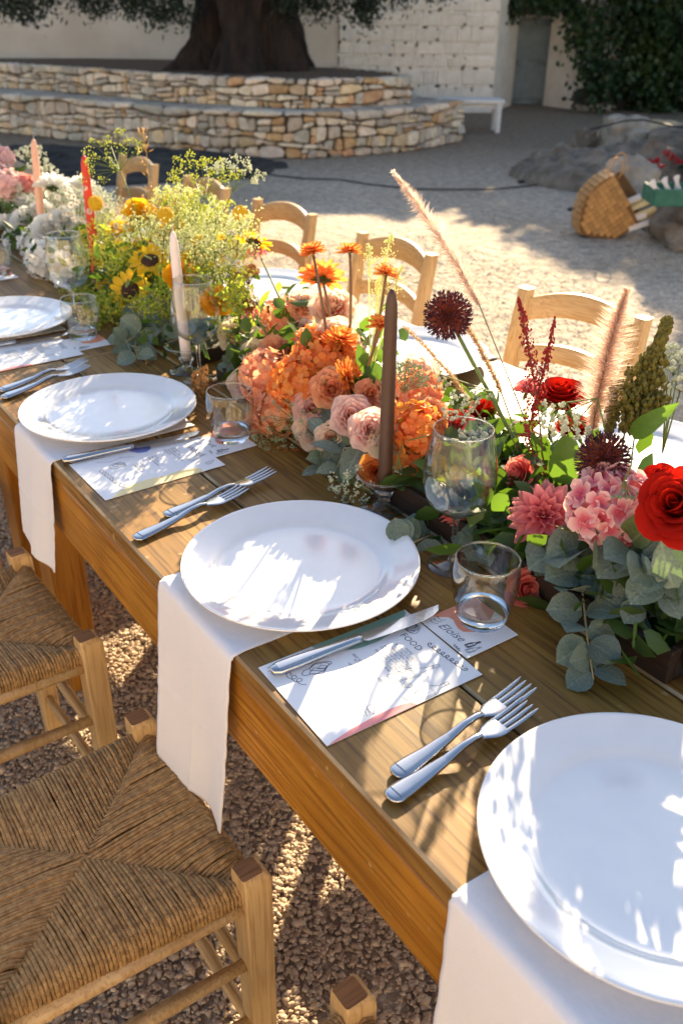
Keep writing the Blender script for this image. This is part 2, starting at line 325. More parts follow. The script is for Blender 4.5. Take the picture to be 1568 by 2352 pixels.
# ------------------------------------------------------------------ ground
def ground_mat():
    m, nt, N, Lk, P = _nodes('gravel_ground')
    tc = N.new('ShaderNodeTexCoord')
    vo = N.new('ShaderNodeTexVoronoi'); vo.inputs['Scale'].default_value = 75; Lk.new(tc.outputs['Object'], vo.inputs[0])
    n1 = N.new('ShaderNodeTexNoise'); n1.inputs['Scale'].default_value = .9; n1.inputs['Detail'].default_value = 6; Lk.new(tc.outputs['Object'], n1.inputs[0])
    n2 = N.new('ShaderNodeTexNoise'); n2.inputs['Scale'].default_value = 14; n2.inputs['Detail'].default_value = 6; Lk.new(tc.outputs['Object'], n2.inputs[0])
    rp = N.new('ShaderNodeValToRGB'); e = rp.color_ramp.elements; e[0].position = .35; e[1].position = .65; e[0].color = (.46,.375,.28,1); e[1].color = (.58,.49,.385,1)
    Lk.new(n1.outputs[0], rp.inputs[0])
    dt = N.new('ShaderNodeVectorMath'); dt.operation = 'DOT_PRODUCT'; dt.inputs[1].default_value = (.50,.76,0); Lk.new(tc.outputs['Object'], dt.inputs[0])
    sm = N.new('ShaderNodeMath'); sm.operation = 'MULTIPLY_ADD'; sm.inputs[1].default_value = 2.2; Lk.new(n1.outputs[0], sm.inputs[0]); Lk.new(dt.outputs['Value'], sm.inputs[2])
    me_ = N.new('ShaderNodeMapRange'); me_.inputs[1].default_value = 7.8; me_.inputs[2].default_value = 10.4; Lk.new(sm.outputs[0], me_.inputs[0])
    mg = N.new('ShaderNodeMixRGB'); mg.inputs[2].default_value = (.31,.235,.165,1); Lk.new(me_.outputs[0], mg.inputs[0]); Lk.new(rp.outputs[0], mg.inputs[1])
    hs = N.new('ShaderNodeHueSaturation'); Lk.new(mg.outputs[0], hs.inputs['Color'])
    sp = N.new('ShaderNodeSeparateColor'); Lk.new(vo.outputs['Color'], sp.inputs[0])
    mr = N.new('ShaderNodeMapRange'); mr.inputs[3].default_value = .68; mr.inputs[4].default_value = 1.2; Lk.new(sp.outputs[0], mr.inputs[0])
    mr2 = N.new('ShaderNodeMapRange'); mr2.inputs[1].default_value = .3; mr2.inputs[2].default_value = .7; mr2.inputs[3].default_value = .72; mr2.inputs[4].default_value = 1.15; Lk.new(n2.outputs[0], mr2.inputs[0])
    mu = N.new('ShaderNodeMath'); mu.operation = 'MULTIPLY'; Lk.new(mr.outputs[0], mu.inputs[0]); Lk.new(mr2.outputs[0], mu.inputs[1]); Lk.new(mu.outputs[0], hs.inputs['Value'])
    Lk.new(hs.outputs[0], P.inputs['Base Color']); P.inputs['Roughness'].default_value = .9; P.inputs['Specular IOR Level'].default_value = .2
    b1 = N.new('ShaderNodeBump'); b1.inputs['Distance'].default_value = .006; b1.invert = True; Lk.new(vo.outputs['Distance'], b1.inputs['Height'])
    b2 = N.new('ShaderNodeBump'); b2.inputs['Distance'].default_value = .035; Lk.new(n2.outputs[0], b2.inputs['Height']); Lk.new(b1.outputs[0], b2.inputs['Normal']); Lk.new(b2.outputs[0], P.inputs['Normal'])
ground_mat()
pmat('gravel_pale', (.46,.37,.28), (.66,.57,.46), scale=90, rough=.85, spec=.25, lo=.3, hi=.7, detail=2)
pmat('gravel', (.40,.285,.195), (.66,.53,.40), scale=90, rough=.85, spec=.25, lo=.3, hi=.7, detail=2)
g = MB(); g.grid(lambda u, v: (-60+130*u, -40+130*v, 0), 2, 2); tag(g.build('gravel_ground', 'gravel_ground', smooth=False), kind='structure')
def pebbles(name, n, xr, yr, size, z0, flat=.55, keep=None, mat='gravel', label='loose beige gravel stones under the table and chairs'):
    t = (1+5**.5)/2
    base = np.array([(-1,0,t),(1,0,t),(-1,0,-t),(1,0,-t),(0,t,1),(0,t,-1),(0,-t,1),(0,-t,-1),(t,1,0),(-t,1,0),(t,-1,0),(-t,-1,0)])[:, [0,2,1]]
    # a lighter stone: a stretched octahedron with a square waist, 8 vertices
    base = np.array([(1,0,0),(.1,1,.1),(-1,.1,0),(0,-1,-.1),(.35,.3,.8),(-.35,-.3,.75),(.1,-.1,-.8)], float)
    faces = np.array([(0,1,4),(1,2,4),(2,5,4),(2,3,5),(3,0,5),(0,4,5),(1,0,6),(2,1,6),(3,2,6),(0,3,6)])
    C = np.stack([RNG.uniform(*xr, n), RNG.uniform(*yr, n), z0+RNG.uniform(-.25, .2, n)*size], -1)
    if keep is not None: C = C[keep(C)]; n = len(C)
    s = size*RNG.lognormal(-.03, .33, n)
    ang = RNG.uniform(0, 2*np.pi, n); ca, sa = np.cos(ang), np.sin(ang)
    B = base[None]*np.stack([s, s*RNG.uniform(.6, .95, n), s*flat], -1)[:, None, :]*RNG.uniform(.8, 1.2, (n, 7, 1))
    til = RNG.normal(0, .28, n); ct, st = np.cos(til)[:, None], np.sin(til)[:, None]
    y, z = B[..., 1]*ct - B[..., 2]*st, B[..., 1]*st + B[..., 2]*ct
    X = B[..., 0]*ca[:, None] - y*sa[:, None]; Y = B[..., 0]*sa[:, None] + y*ca[:, None]
    V = np.stack([X, Y, z], -1) + C[:, None]
    Fq = (np.arange(n)[:, None, None]*7 + faces[None]).reshape(-1, 3)
    o = ob(name, np_mesh(name, V.reshape(-1, 3), Fq, mat)); tag(o, label, 'gravel', kind='stuff'); return o
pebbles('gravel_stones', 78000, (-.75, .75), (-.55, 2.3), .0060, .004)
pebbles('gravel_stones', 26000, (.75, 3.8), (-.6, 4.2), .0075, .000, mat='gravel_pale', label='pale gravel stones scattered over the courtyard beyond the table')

# ------------------------------------------------------------------ dry stone planter
def smooth_path(P, n):
    P = [Vector((*q, 0)) for q in P]; out = []
    Q = [P[0]*2-P[1]] + P + [P[-1]*2-P[-2]]
    for i in range(1, len(Q)-2):
        for k in range(n):
            t = k/n; a, b, c, d = Q[i-1:i+3]
            out.append(.5*((2*b)+(c-a)*t+(2*a-5*b+4*c-d)*t*t+(3*b-a-3*c+d)*t**3))
    out.append(Q[-2]); return out
class Path:
    def __init__(s, P, n=24):
        s.p = smooth_path(P, n); s.l = [0]
        for a, b in zip(s.p[:-1], s.p[1:]): s.l.append(s.l[-1]+(b-a).length)
        s.len = s.l[-1]
    def at(s, d):
        d = min(max(d, 0), s.len-1e-6); i = int(np.searchsorted(s.l, d, side='right'))-1
        i = min(i, len(s.p)-2); t = (d-s.l[i])/(s.l[i+1]-s.l[i]); a, b = s.p[i], s.p[i+1]
        p = a.lerp(b, t); tg = (b-a).normalized(); return p, Vector((tg.y, -tg.x, 0))     # outward normal = right of travel
for nm, c1, c2 in (('stone_cream', (.63,.50,.35), (.76,.64,.48)), ('stone_grey', (.48,.41,.32), (.64,.555,.44)), ('stone_ochre', (.58,.41,.23), (.70,.53,.34)), ('stone_rust', (.50,.28,.13), (.60,.39,.21))):
    pmat(nm, c1, c2, scale=14, rough=.88, bump=.012, bscale=40, rnd=.26, hrnd=.01, spec=.2)
pmat('wall_fill', (.075,.055,.04), (.13,.10,.07), scale=20, rough=.95, bump=.02, bscale=30)
pmat('soil', (.10,.058,.032), (.16,.10,.06), scale=30, rough=.95, bump=.02, bscale=60)
pmat('flagstone', (.36,.31,.25), (.52,.46,.375), scale=7, rough=.9, bump=.02, bscale=40)
def stone_piece(q4, depth, bulge, rng):
    """q4: four (s, z) corners in wall coordinates -> local mesh (s, out, z) around its centre"""
    c = [sum(a[k] for a in q4)/4 for k in (0, 1)]
    m = MB(); rings = []
    poly = []
    for i in range(4):
        a, b = q4[i], q4[(i+1) % 4]; poly.append(a); poly.append(((a[0]+b[0])/2+rng.uniform(-.006, .006), (a[1]+b[1])/2+rng.uniform(-.006, .006)))
    for ins, out in ((.0, -depth), (.0, bulge*.25), (.16, bulge*.8), (.45, bulge)):
        ring = []
        for k, (s_, z_) in enumerate(poly):
            cut = .16 if k % 2 == 0 else .0
            f = 1-ins-cut*(.6 if ins > 0 else 1)
            ring.append(((s_-c[0])*f, out+rng.uniform(-.006, .006)*(out > -depth), (z_-c[1])*f))
        rings.append(ring)
    vs = [p for r_ in rings for p in r_]; n = 8; fs = []
    for k in range(3): fs += [(k*n+j, k*n+(j+1) % n, (k+1)*n+(j+1) % n, (k+1)*n+j) for j in range(n)]
    fs.append(tuple(3*n+j for j in range(n)))
    m.add(vs, fs); return m, c
def stone_wall(root, path, z0, z1, courses, avg, seed, dz=None, cap=True):
    rng = random.Random(seed); cum = [0]
    hs = [rng.uniform(.75, 1.25) for _ in range(courses)]
    if cap: hs[-1] *= .72
    for h in hs: cum.append(cum[-1]+h)
    zs = [z0+(z1-z0)*c/cum[-1] for c in cum]
    wav = lambda k, d: (0 if k in (0, courses) else .024*math.sin(d*2.3+k*2.1+seed)+.020*math.sin(d*5.7+k*1.3)+.010*math.sin(d*13+k*3.3))
    cnt = 0
    for k in range(courses):
        d = -rng.uniform(0, .1); last = d; top = cap and k == courses-1
        while d < path.len:
            w = avg*rng.choice((.45, .6, .8, 1.0, 1.0, 1.25, 1.6))*rng.uniform(.85, 1.15)*(1.75 if top else 1); d2 = min(d+w, path.len)
            parts = [(k, k+1)]
            e0 = .004; ju = lambda: rng.uniform(-.022, .022)
            def quad(zb, zt, s0, s1):
                return [(s0+e0+ju(), zb+wav(zb_k, s0)+e0), (s1-e0+ju(), zb+wav(zb_k, s1)+e0), (s1-e0+ju(), zt+wav(zt_k, s1)-e0), (s0+e0+ju(), zt+wav(zt_k, s0)-e0)]
            zb_k, zt_k = k, k+1
            zz = [(zs[k], zs[k+1])]
            if not top and rng.random() < .16 and zs[k+1]-zs[k] > .06:      # two thin stones in place of one
                zm = (zs[k]+zs[k+1])/2
                q = [(s_, z_) for s_, z_ in quad(zs[k], zs[k+1], d, d2)]
                mid = lambda a, b, o: (a[0]*.5+b[0]*.5, a[1]*.5+b[1]*.5+o)
                quads = [[q[0], q[1], mid(q[1], q[2], -.003), mid(q[0], q[3], -.003)], [mid(q[0], q[3], .003), mid(q[1], q[2], .003), q[2], q[3]]]
            else: quads = [quad(zs[k], zs[k+1], d, d2)]
            for q in quads:
                m, c = stone_piece(q, .10, rng.uniform(.012, .04)+(.025 if top else 0), rng)
                p, nrm = path.at(c[0]); tg = Vector((-nrm.y, nrm.x, 0))
                rot = Matrix((tg, nrm, Vector((0, 0, 1)))).transposed()
                low = 1-(c[1]-z0)/(z1-z0)
                r_ = rng.random()
                mt = 'stone_rust' if r_ < .03+.2*low*(c[0] > path.len*.6) else 'stone_ochre' if r_ < .12+.18*low else 'stone_grey' if r_ < .62-.1*low else 'stone_cream'
                ob('stone', m.mesh('stone', mt, True, 40), root, mw=mw(Vector((p.x, p.y, c[1])), rot @ Matrix.Rotation(rng.uniform(-.05, .05), 3, 'Y') @ Matrix.Rotation(rng.uniform(-.06, .06), 3, 'X')))
                cnt += 1
            d = d2
    f = MB()                                               # the packed core behind the faces
    L = path.len; n = 60
    f.grid(lambda u, v: tuple((path.at(u*L)[0]-path.at(u*L)[1]*.03) + Vector((0, 0, z0-.05+(z1-.012-z0+.05)*v))), n, 1)
    f.build('core', 'wall_fill', root); return cnt
low_path = Path([(1.6, 13.6), (2.95, 11.18), (3.75, 9.38), (4.55, 7.85), (5.45, 7.42), (6.4, 7.42), (7.2, 7.66)])
up_path = Path([(2.3, 13.8), (3.58, 11.24), (4.25, 9.4), (4.95, 8.12), (5.7, 7.72), (6.49, 7.78), (6.75, 8.6), (6.6, 9.4)])
ZL, ZU = .45, .72
t = thing('stone_planter_wall', 'lower tier of honey coloured dry stone wall curving round the olive tree', 'stone wall', (4.7, 8.4, 0)); t.location = (0, 0, 0)
stone_wall(t, low_path, 0.0, ZL, 5, .15, 3)
lw_end = Path([(7.2, 7.66), (7.1, 8.6), (7.0, 9.6)]); stone_wall(t, lw_end, 0.0, ZL, 5, .16, 8)
def ledge(root, pa, pb, z, n=50, name='ledge', mat='flagstone', back=.0):
    m = MB(); m.grid(lambda u, v: tuple((pa.at(u*pa.len)[0]-pa.at(u*pa.len)[1]*.05).lerp(pb.at(u*pb.len)[0]+pb.at(u*pb.len)[1]*back, v) + Vector((0, 0, z+.008*math.sin(u*40+v*3)))), n, 3)
    return m.build(name, mat, root)
full_low = Path([(1.6, 13.6), (2.95, 11.18), (3.75, 9.38), (4.55, 7.85), (5.45, 7.42), (6.4, 7.42), (7.2, 7.66), (7.1, 8.6), (7.0, 9.6)])
ledge(t, full_low, up_path, ZL-.012, back=.03)
t = thing('stone_planter_wall', 'upper tier of dry stone wall directly beneath the olive trunk', 'stone wall')
stone_wall(t, up_path, ZL-.02, ZU, 4, .15, 5, cap=False)
m = MB(); mid = Vector((5.0, 10.2, 0))
m.grid(lambda u, v: tuple((up_path.at(u*up_path.len)[0]-up_path.at(u*up_path.len)[1]*.02).lerp(mid+Vector((-.6+1.2*u, 1.5-1.0*u, 0)), v)+Vector((0, 0, ZU-.02+.05*v))), 40, 4)
m.build('soil_bed', 'soil', t)

# rock outcrop in front of the planter
pmat('bedrock', (.018,.017,.016), (.075,.07,.062), scale=6, rough=.95, bump=.10, bscale=12, lo=.3, hi=.75)
def outcrop(name, cx, cy, rx, ry, h, rz, mat, kind=None, label=None, cat=None, seed=0, n=46):
    m = MB(); c, s_ = math.cos(rz), math.sin(rz)
    def fn(u, v):
        x, y = (u-.5)*2.2, (v-.5)*2.2; r_ = math.hypot(x, y)
        w = max(0, 1-r_**2.2*(1+.35*noise.noise((x*2+seed, y*2, 3))))
        z = h*(w**.5 if w > 0 else 0)*(.65+.5*noise.noise((x*2.6, y*3.4, seed)))
        z += h*.35*abs(noise.noise((x*6, y*9, seed+2)))*(w > 0) - .03*(w <= 0)
        X, Y = x*rx, y*ry; return (cx+X*c-Y*s_, cy+X*s_+Y*c, z-.012)
    m.grid(fn, n, n); o = m.build(name, mat, smooth=True, auto=50)
    return tag(o, label, cat, kind=kind)
outcrop('bedrock', 2.6, 8.4, 2.35, 1.05, .15, R(-32), 'bedrock', kind='structure', seed=4)

# ------------------------------------------------------------------ boundary walls
pmat('plaster', (.60,.51,.405), (.71,.62,.51), scale=1.6, rough=.9, bump=.012, bscale=22, spec=.2)
pmat('whitewash', (.74,.66,.55), (.84,.77,.67), scale=6, rough=.9, bump=.01, bscale=38, rnd=.05, spec=.2)
pmat('gap_dark', (.02,.016,.012), rough=1.0)
pmat('door_blue', (.12,.155,.16), (.17,.205,.205), scale=9, rough=.6, bump=.002, bscale=60)
pmat('door_brown', (.075,.042,.022), (.11,.064,.035), scale=12, rough=.8, bump=.004, bscale=60, stretch=(1,1,.1))
WD = Vector((.818, -.575, 0)); WN = Vector((-.575, -.818, 0)); CW = Vector((9.69, 9.77, 0)); WH = 3.36
WM = Matrix((WD, -WN, Vector((0, 0, 1)))).transposed()         # local: x along the wall, y into it, z up
t = thing('block_wall', 'whitewashed stone block wall with dark gaps in its joints', 'wall'); t.matrix_basis = mw(CW, WM)
rng = random.Random(21); z = -.02; k = 0; mort = MB()
while z < WH:
    h = rng.uniform(.13, .24); x = -2.25-rng.uniform(0, .2); zt = min(z+h, WH)
    while x < -.01:
        w = rng.uniform(.16, .42); x2 = min(x+w, -.002)
        if x2 > -.12 and x2 < -.002: x2 = -.002
        x1c = max(x, -2.25)
        if x2-x1c > .05:
            b = MB(); b.box((0, 0, 0), ((x2-x1c)/2-.013, .15, (zt-z)/2-.013), .016)
            b.v = [(a+.010*noise.noise((a*9+k, c*9, 1)), bb+.018*noise.noise((a*5, c*5+k, 2)), c+.004*noise.noise((a*9, c*9, k))) for a, bb, c in b.v]
            ob('block', b.mesh('block', 'whitewash', True, 40), t, loc=((x1c+x2)/2, .15+rng.uniform(-.008, .008), (z+zt)/2)); k += 1
            # whitewash fills most joints, the rest stay open and dark
            mort.box((x2, .08, (z+zt)/2+rng.uniform(-.03, .03)), (.020, .075, (zt-z)/2*rng.choice((.5, .8, 1.0, 1.0, 1.0))))
            L = (x2-x1c)/2
            for sgm in (-.5, .5):
                mort.box(((x1c+x2)/2+sgm*L+rng.uniform(-.02, .02), .08, zt), (L/2*rng.choice((.55, .8, .95, 1.02, 1.02, 1.02)), .0745, .019))
        x = x2
    z = zt
mort.build('mortar', 'whitewash', t, smooth=False)
b = MB(); b.box((-1.13, .31, WH/2), (1.115, .12, WH/2-.01)); b.build('backing', 'gap_dark', t, smooth=False)  # near-black backing paints in the deep shadow of the open joints
t = thing('plaster_wall', 'tall smooth off-white plaster wall behind the olive tree', 'wall'); t.matrix_basis = mw(CW, WM)
b = MB(); b.grid(lambda u, v: (-2.256-14*(1-u), .06+.02*noise.noise((u*30, v*9, 0)), -.05+(WH+.05)*v), 60, 20); b.build('wall_face', 'plaster', t)
b = MB(); b.box((-9.26, .30, WH/2), (7.0, .2, WH/2)); b.build('wall_body', 'plaster', t, smooth=False)
# doorway
DL, DR, PR = Vector((10.79, 10.45, 0)), Vector((11.23, 10.19, 0)), Vector((11.16, 9.62, 0))
t = thing('doorway', 'recessed doorway with pale blue-grey door between whitewashed piers', 'doorway')
def wallseg(name, a, b, z0, z1, th, mat, parent, rough=.012):
    d = (b-a); L = d.length; d.normalize(); n = Vector((-d.y, d.x, 0)); m = MB()
    m.grid(lambda u, v: tuple(a+d*L*u + n*0 - n*(rough*noise.noise((u*L*4, v*8, 5))) + Vector((0, 0, z0+(z1-z0)*v))), 14, 18)
    m.add([a+Vector((0,0,z1)), b+Vector((0,0,z1)), b+n*th+Vector((0,0,z1)), a+n*th+Vector((0,0,z1)), a+n*th+Vector((0,0,z0)), b+n*th+Vector((0,0,z0))], [(0,1,2,3),(3,2,5,4)])
    return m.build(name, mat, parent)
wallseg('jamb', CW+WD*.004, DL, -.02, WH, .5, 'whitewash', t)
wallseg('jamb', DR, PR, -.02, WH, .45, 'whitewash', t)
wallseg('pier', PR, PR+WD*.34-WN*.05, -.02, WH, .4, 'whitewash', t, .03)
wallseg('pier', PR+WD*.34-WN*.05, PR+WD*9-WN*.5, -.02, WH, .4, 'whitewash', t, .03)
d2 = (DR-DL).normalized(); dn = Vector((-d2.y, d2.x, 0)); dl = (DR-DL).length
Md = Matrix((d2, dn, Vector((0,0,1)))).transposed()
door = MB(); door.box((dl/2, .06, .62), (dl/2+.02, .02, .60), .006); dO = ob('door', door.mesh('door', 'door_blue', True, 40), t, mw=mw(DL, Md))
for zz in (.06, .60, 1.16):
    b = MB(); b.box((dl/2, .036, zz), (dl/2-.02, .008, .045), .003); b.build('rail', 'door_blue', dO)
b = MB(); b.lathe([(0,-.02),(.012,-.02),(.02,-.006),(.02,.006),(.012,.02),(0,.02)], 12); b.build('handle', 'steel', dO, loc=(dl*.18, .025, .62))
b = MB(); b.box((dl/2, .05, 1.62), (dl/2+.02, .03, .36), .004)
for q in range(5): b.box((dl*(q+.5)/5, .018, 1.62), (dl/10-.006, .006, .35), .002)
ob('transom', b.mesh('transom', 'door_brown', True, 40), t, mw=mw(DL, Md))
b = MB(); b.box((dl/2, .02, (1.985+WH)/2), (dl/2+.02, .06, (WH-1.985)/2)); ob('lintel', b.mesh('lintel', 'whitewash', False), t, mw=mw(DL, Md))

b = MB(); b.box((-2.0, 2.2, WH/2), (14.0, .25, WH/2)); ob('leak_block_wall', b.mesh('leak_block_wall', 'whitewash', False), t, mw=mw(CW, WM))  # unseen wall added behind the doorway to stop sunlight leaking through gaps

# ------------------------------------------------------------------ olive tree
pmat('bark', (.010,.0055,.0035), (.034,.019,.011), scale=9, rough=.95, bump=.09, bscale=12, stretch=(1,1,.25))
pmat('leaf_olive', (.012,.022,.009), (.030,.045,.022), scale=2.2, rough=.55, trans=.2)
pmat('leaf_ivy', (.018,.042,.012), (.045,.085,.022), scale=1.6, rough=.5, trans=.3, lo=.4, hi=.7)
OT = Vector((5.45, 9.5, ZU-.03))
t = thing('olive_tree', 'ancient olive tree with thick gnarled dark trunk rising from the stone planter', 'tree', OT)
tr = MB()
def trunk(u, v):
    z = 3.0*v**1.25; a = 2*math.pi*u
    rr = .52+.36*math.exp(-(z/.42)**1.6)+.05*math.sin(z*3+a)
    fl = .13*math.sin(a*5+z*1.6)*math.exp(-z*.5)+.05*math.sin(a*9-z*2.3+1)+.06*math.sin(a*3+z)-.05*abs(math.sin(a*7+z*1.1+2*noise.noise((z*.8, a, 0))))
    fl += .09*noise.noise((math.cos(a)*5, math.sin(a)*5, z*3))+.05*noise.noise((math.cos(a)*11, math.sin(a)*11, z*6))
    fl += .07*noise.noise((math.cos(a)*2.2, math.sin(a)*2.2, z*1.4))
    r_ = rr+fl; lean = .10*z
    return (math.cos(a)*r_*1.0+lean*.3, math.sin(a)*r_*.85, z-.12)
tr.grid(trunk, 160, 80); tr.build('trunk', 'bark', t)
limbs = MB(); ends = []
rng = random.Random(5)
for i in range(9):
    a = i*2*math.pi/9+rng.uniform(-.3, .3); L = rng.uniform(2.0, 3.1); p = Vector((.1, 0, 2.1)); pts = [p.copy()]; dr = Vector((math.cos(a), math.sin(a), rng.uniform(.15, .6))).normalized()
    for k in range(6):
        dr = (dr+Vector((rng.uniform(-.25, .25), rng.uniform(-.25, .25), rng.uniform(-.2, .15)))).normalized(); p = p+dr*L/6; pts.append(p.copy())
        if k > 1: ends.append((p.copy(), .55))
    limbs.tube(pts, [.26-.034*k for k in range(7)], 8)
limbs.build('limb', 'bark', t)
C = []
for p, r_ in ends:
    for _ in range(9):
        d = Vector((rng.gauss(0, 1), rng.gauss(0, 1), rng.gauss(0, .7))); d.normalize(); cc = p+d*rng.uniform(.2, .95)
        C.append(RNG.normal(tuple(cc), .16, (130, 3)))
# hanging sprays that drop into view
for (u, v, D) in ((30,6,9.2),(70,28,9.3),(110,10,9.4),(10,30,9.3),(190,14,9.6),(225,30,9.6),(330,12,9.7),(300,30,9.6),(350,40,9.7),(400,20,9.8),(690,18,9.8),(740,30,9.8),(790,14,9.9),(830,34,9.9),(860,16,9.9),(720,8,9.8),(920,6,10.2),(1010,2,10.6),(650,20,9.7),(60,40,9.3),(420,40,9.7),(260,10,9.5),(380,52,9.7),(840,50,9.9)):
    p = CAM+ray(u, v-18)*D - OT; q = p+Vector((rng.uniform(-.1, .1), rng.uniform(-.1, .1), rng.uniform(.5, .9)))
    C.append(np.stack([RNG.normal(p[k], s_, 190) for k, s_ in ((0, .085), (1, .085), (2, .075))], -1))
    C.append(np.stack([RNG.normal(p[k]*.6+q[k]*.4, .10, 90) for k in range(3)], -1))
    hang = MB(); hang.tube([q, (p+q)/2, p], .006, 4); hang.build('twig', 'bark', t)
C = np.concatenate(C); ob('crown', leaf_cloud('crown', C, RNG.uniform(.05, .08, len(C)), .0105, 'leaf_olive', droop=.5), t)

# ------------------------------------------------------------------ ivy and trees at the back right
def leafy(root, blobs, n_per, size, mat, rng_seed=0, name='crown', droop=.3):
    C = []; rg = np.random.default_rng(rng_seed)
    for (c, r_, sq) in blobs:
        d = rg.normal(size=(n_per, 3)); d /= np.linalg.norm(d, axis=1)[:, None]
        rad = r_*(.55+.45*rg.random(n_per)**.5)*(1+.3*np.sin(d[:, 0]*7+c[0]*3)*np.cos(d[:, 2]*6+c[1]))
        C.append(np.array(c)+d*rad[:, None]*np.array(sq))
    C = np.concatenate(C); return ob(name, leaf_cloud(name, C, size*RNG.uniform(.7, 1.3, len(C)), size*.42, mat, droop=droop), root)
t = thing('ivy_hedge', 'dense dark green ivy smothering the wall beside the doorway', 'ivy')
B = []; rng = random.Random(9)
for i in range(46):
    s_ = rng.uniform(.70, 6.2); zz = rng.uniform(.1, 3.3); p = PR+WD*s_+WN*rng.uniform(-.1, .35)
    if s_ < 1.0 and zz < 1.2: p += WD*.45
    B.append(((p.x, p.y, zz), rng.uniform(.35, .62), (1, 1, 1)))
for i in range(10):
    p = CW+WD*rng.uniform(-1.0, 1.2)-WN*rng.uniform(-.1, .5); B.append(((p.x, p.y, rng.uniform(3.0, 3.3)), rng.uniform(.22, .38), (1, 1, .8)))
leafy(t, B, 1150, .085, 'leaf_ivy', 3, 'foliage', .6)
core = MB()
core.grid(lambda u, v: tuple(PR+WD*(.72+6.5*u)+WN*(.12+.12*noise.noise((u*20, v*9, 0)))+Vector((0, 0, 2.8*v))), 40, 20); core.build('dark_core', 'gap_dark', t)  # near-black sheet filling the back of the foliage
# ivy fringe that spills down the pier and over the doorway
C = []
for (u, v, r_) in ((1150,12,.07),(1175,4,.08),(1235,-6,.10),(1120,2,.08),(1060,0,.08),(1010,2,.07),(1300,10,.10),(1328,60,.14),(1345,110,.15),(1358,160,.15),(1372,205,.13),(1380,60,.18),(1390,120,.18),(1395,180,.16),(1350,20,.14),(1165,22,.05),(1265,-6,.10)):
    p = CAM+ray(u, v)*13.0; C.append(RNG.normal(tuple(p), r_, (170, 3)))
C = np.concatenate(C); ob('foliage', leaf_cloud('ivy', C, RNG.uniform(.06, .1, len(C)), .034, 'leaf_ivy', droop=.7), t)
# a taller tree beyond the right edge whose shade falls across the rocks
def back_tree(label, base, h, r_, seed, n=26):
    t = thing('shade_tree', label, 'tree', base); rg = random.Random(seed)
    m = MB(); m.tube([(0,0,-.1),(.05,.02,h*.25),(-.05,.08,h*.5),(.02,0,h*.8)], [.2,.16,.12,.05], 9); m.build('trunk', 'bark', t)
    B = []
    for i in range(n):
        a = rg.uniform(0, 6.28); q = rg.uniform(.1, 1)**.6*r_; B.append(((math.cos(a)*q, math.sin(a)*q, h*(.55+.45*rg.random()*(1-(q/r_)**2*.6))), rg.uniform(.35, .6), (1, 1, .8)))
    leafy(t, B, 800, .10, 'leaf_ivy', seed, 'crown', .2); return t
back_tree('broad green tree rising behind the ivy at the right edge', (12.9, 8.4, 0), 5.7, 1.7, 4)
back_tree('tall green tree standing behind the rocks beyond the right edge', (13.6, 5.4, 0), 5.7, 1.9, 6)

# unseen house added behind the camera to bounce warm sunlight forward
t = thing('added_house', 'cream plastered house added unseen behind the viewpoint to bounce warm light', 'added building', (-6.2, -9.0, 0))
HM = Matrix((Vector((.815, -.579, 0)), Vector((-.579, -.815, 0)), UPV := Vector((0, 0, 1)))).transposed()
t.matrix_basis = mw(Vector((-6.2, -9.0, 0)), HM)
b = MB(); b.box((0, 3.0, 2.4), (14, 3.0, 2.4), .02); b.build('wall', 'plaster', t, smooth=False)
b = MB(); b.box((0, 3.0, 4.9), (14.3, 3.3, .1), .02); b.build('roof', 'flagstone', t, smooth=False)
for x in (-10, -5, 0, 5, 10):
    b = MB(); b.box((x, -.02, 1.5 if x == 0 else 2.0), (.55, .03, 1.2 if x == 0 else .7), .01); b.build('door' if x == 0 else 'window', 'door_blue', t, smooth=False)
# ------------------------------------------------------------------ bench, rocks, basket
pmat('paint_white', (.70,.67,.62), (.78,.75,.70), scale=12, rough=.7, bump=.001, bscale=60)
t = thing('bench', 'low white painted bench half hidden at the end of the stone wall', 'bench'); t.matrix_basis = mw(Vector((8.2, 8.02, 0)), WM)
b = MB(); b.box((-.55, .17, .355), (.58, .19, .022), .006); b.build('seat', 'paint_white', t, auto=40)
b = MB(); b.box((-.55, .05, .30), (.5, .012, .032), .004); b.build('apron', 'paint_white', t, auto=40)
for x in (-1.05, -.03):
    for y in (.02, .30):
        b = MB(); b.box((x, y, .16), (.03, .03, .172), .005); b.build('leg', 'paint_white', t, auto=40)
pmat('boulder', (.10,.078,.056), (.28,.232,.178), scale=7, rough=.92, bump=.03, bscale=22, lo=.3, hi=.7)
pmat('boulder_pale', (.27,.23,.18), (.45,.39,.31), scale=6, rough=.92, bump=.02, bscale=22)
pmat('boulder_dark', (.05,.04,.035), (.12,.10,.085), scale=6, rough=.92, bump=.02, bscale=20)
def rock(label, c, s_, seed, mat, rz=0.0, flat=.0, sq=.5, cat='rock', name='rock'):
    m = MB(); n = 64
    def fn(u, v):
        a, e = 2*math.pi*u, math.pi*(v-.5); d = Vector((math.cos(a)*math.cos(e), math.sin(a)*math.cos(e), math.sin(e)))
        k = max(abs(d.x), abs(d.y), abs(d.z)); d2 = d.lerp(d/k*.8, sq)
        q = 1+.22*noise.noise(d*1.6+Vector((seed, 0, 0)))+.12*noise.noise(d*4+Vector((0, seed, 0)))+.06*noise.noise(d*9)+.03*noise.noise(d*20)
        z = d2.z*q*s_[2]; z = max(z, -s_[2]*.55)
        return (d2.x*q*s_[0], d2.y*q*s_[1], z)
    m.grid(fn, n, n//2); return tag(m.build(name, mat, None, auto=45, loc=(c[0], c[1], c[2]), rot=(0, 0, rz)), label, cat)
outcrop('rock', 6.85, 4.95, 1.05, .8, .34, R(-35), 'boulder', label='wide grey boulder lying behind the woven basket', cat='rock', seed=3, n=60)
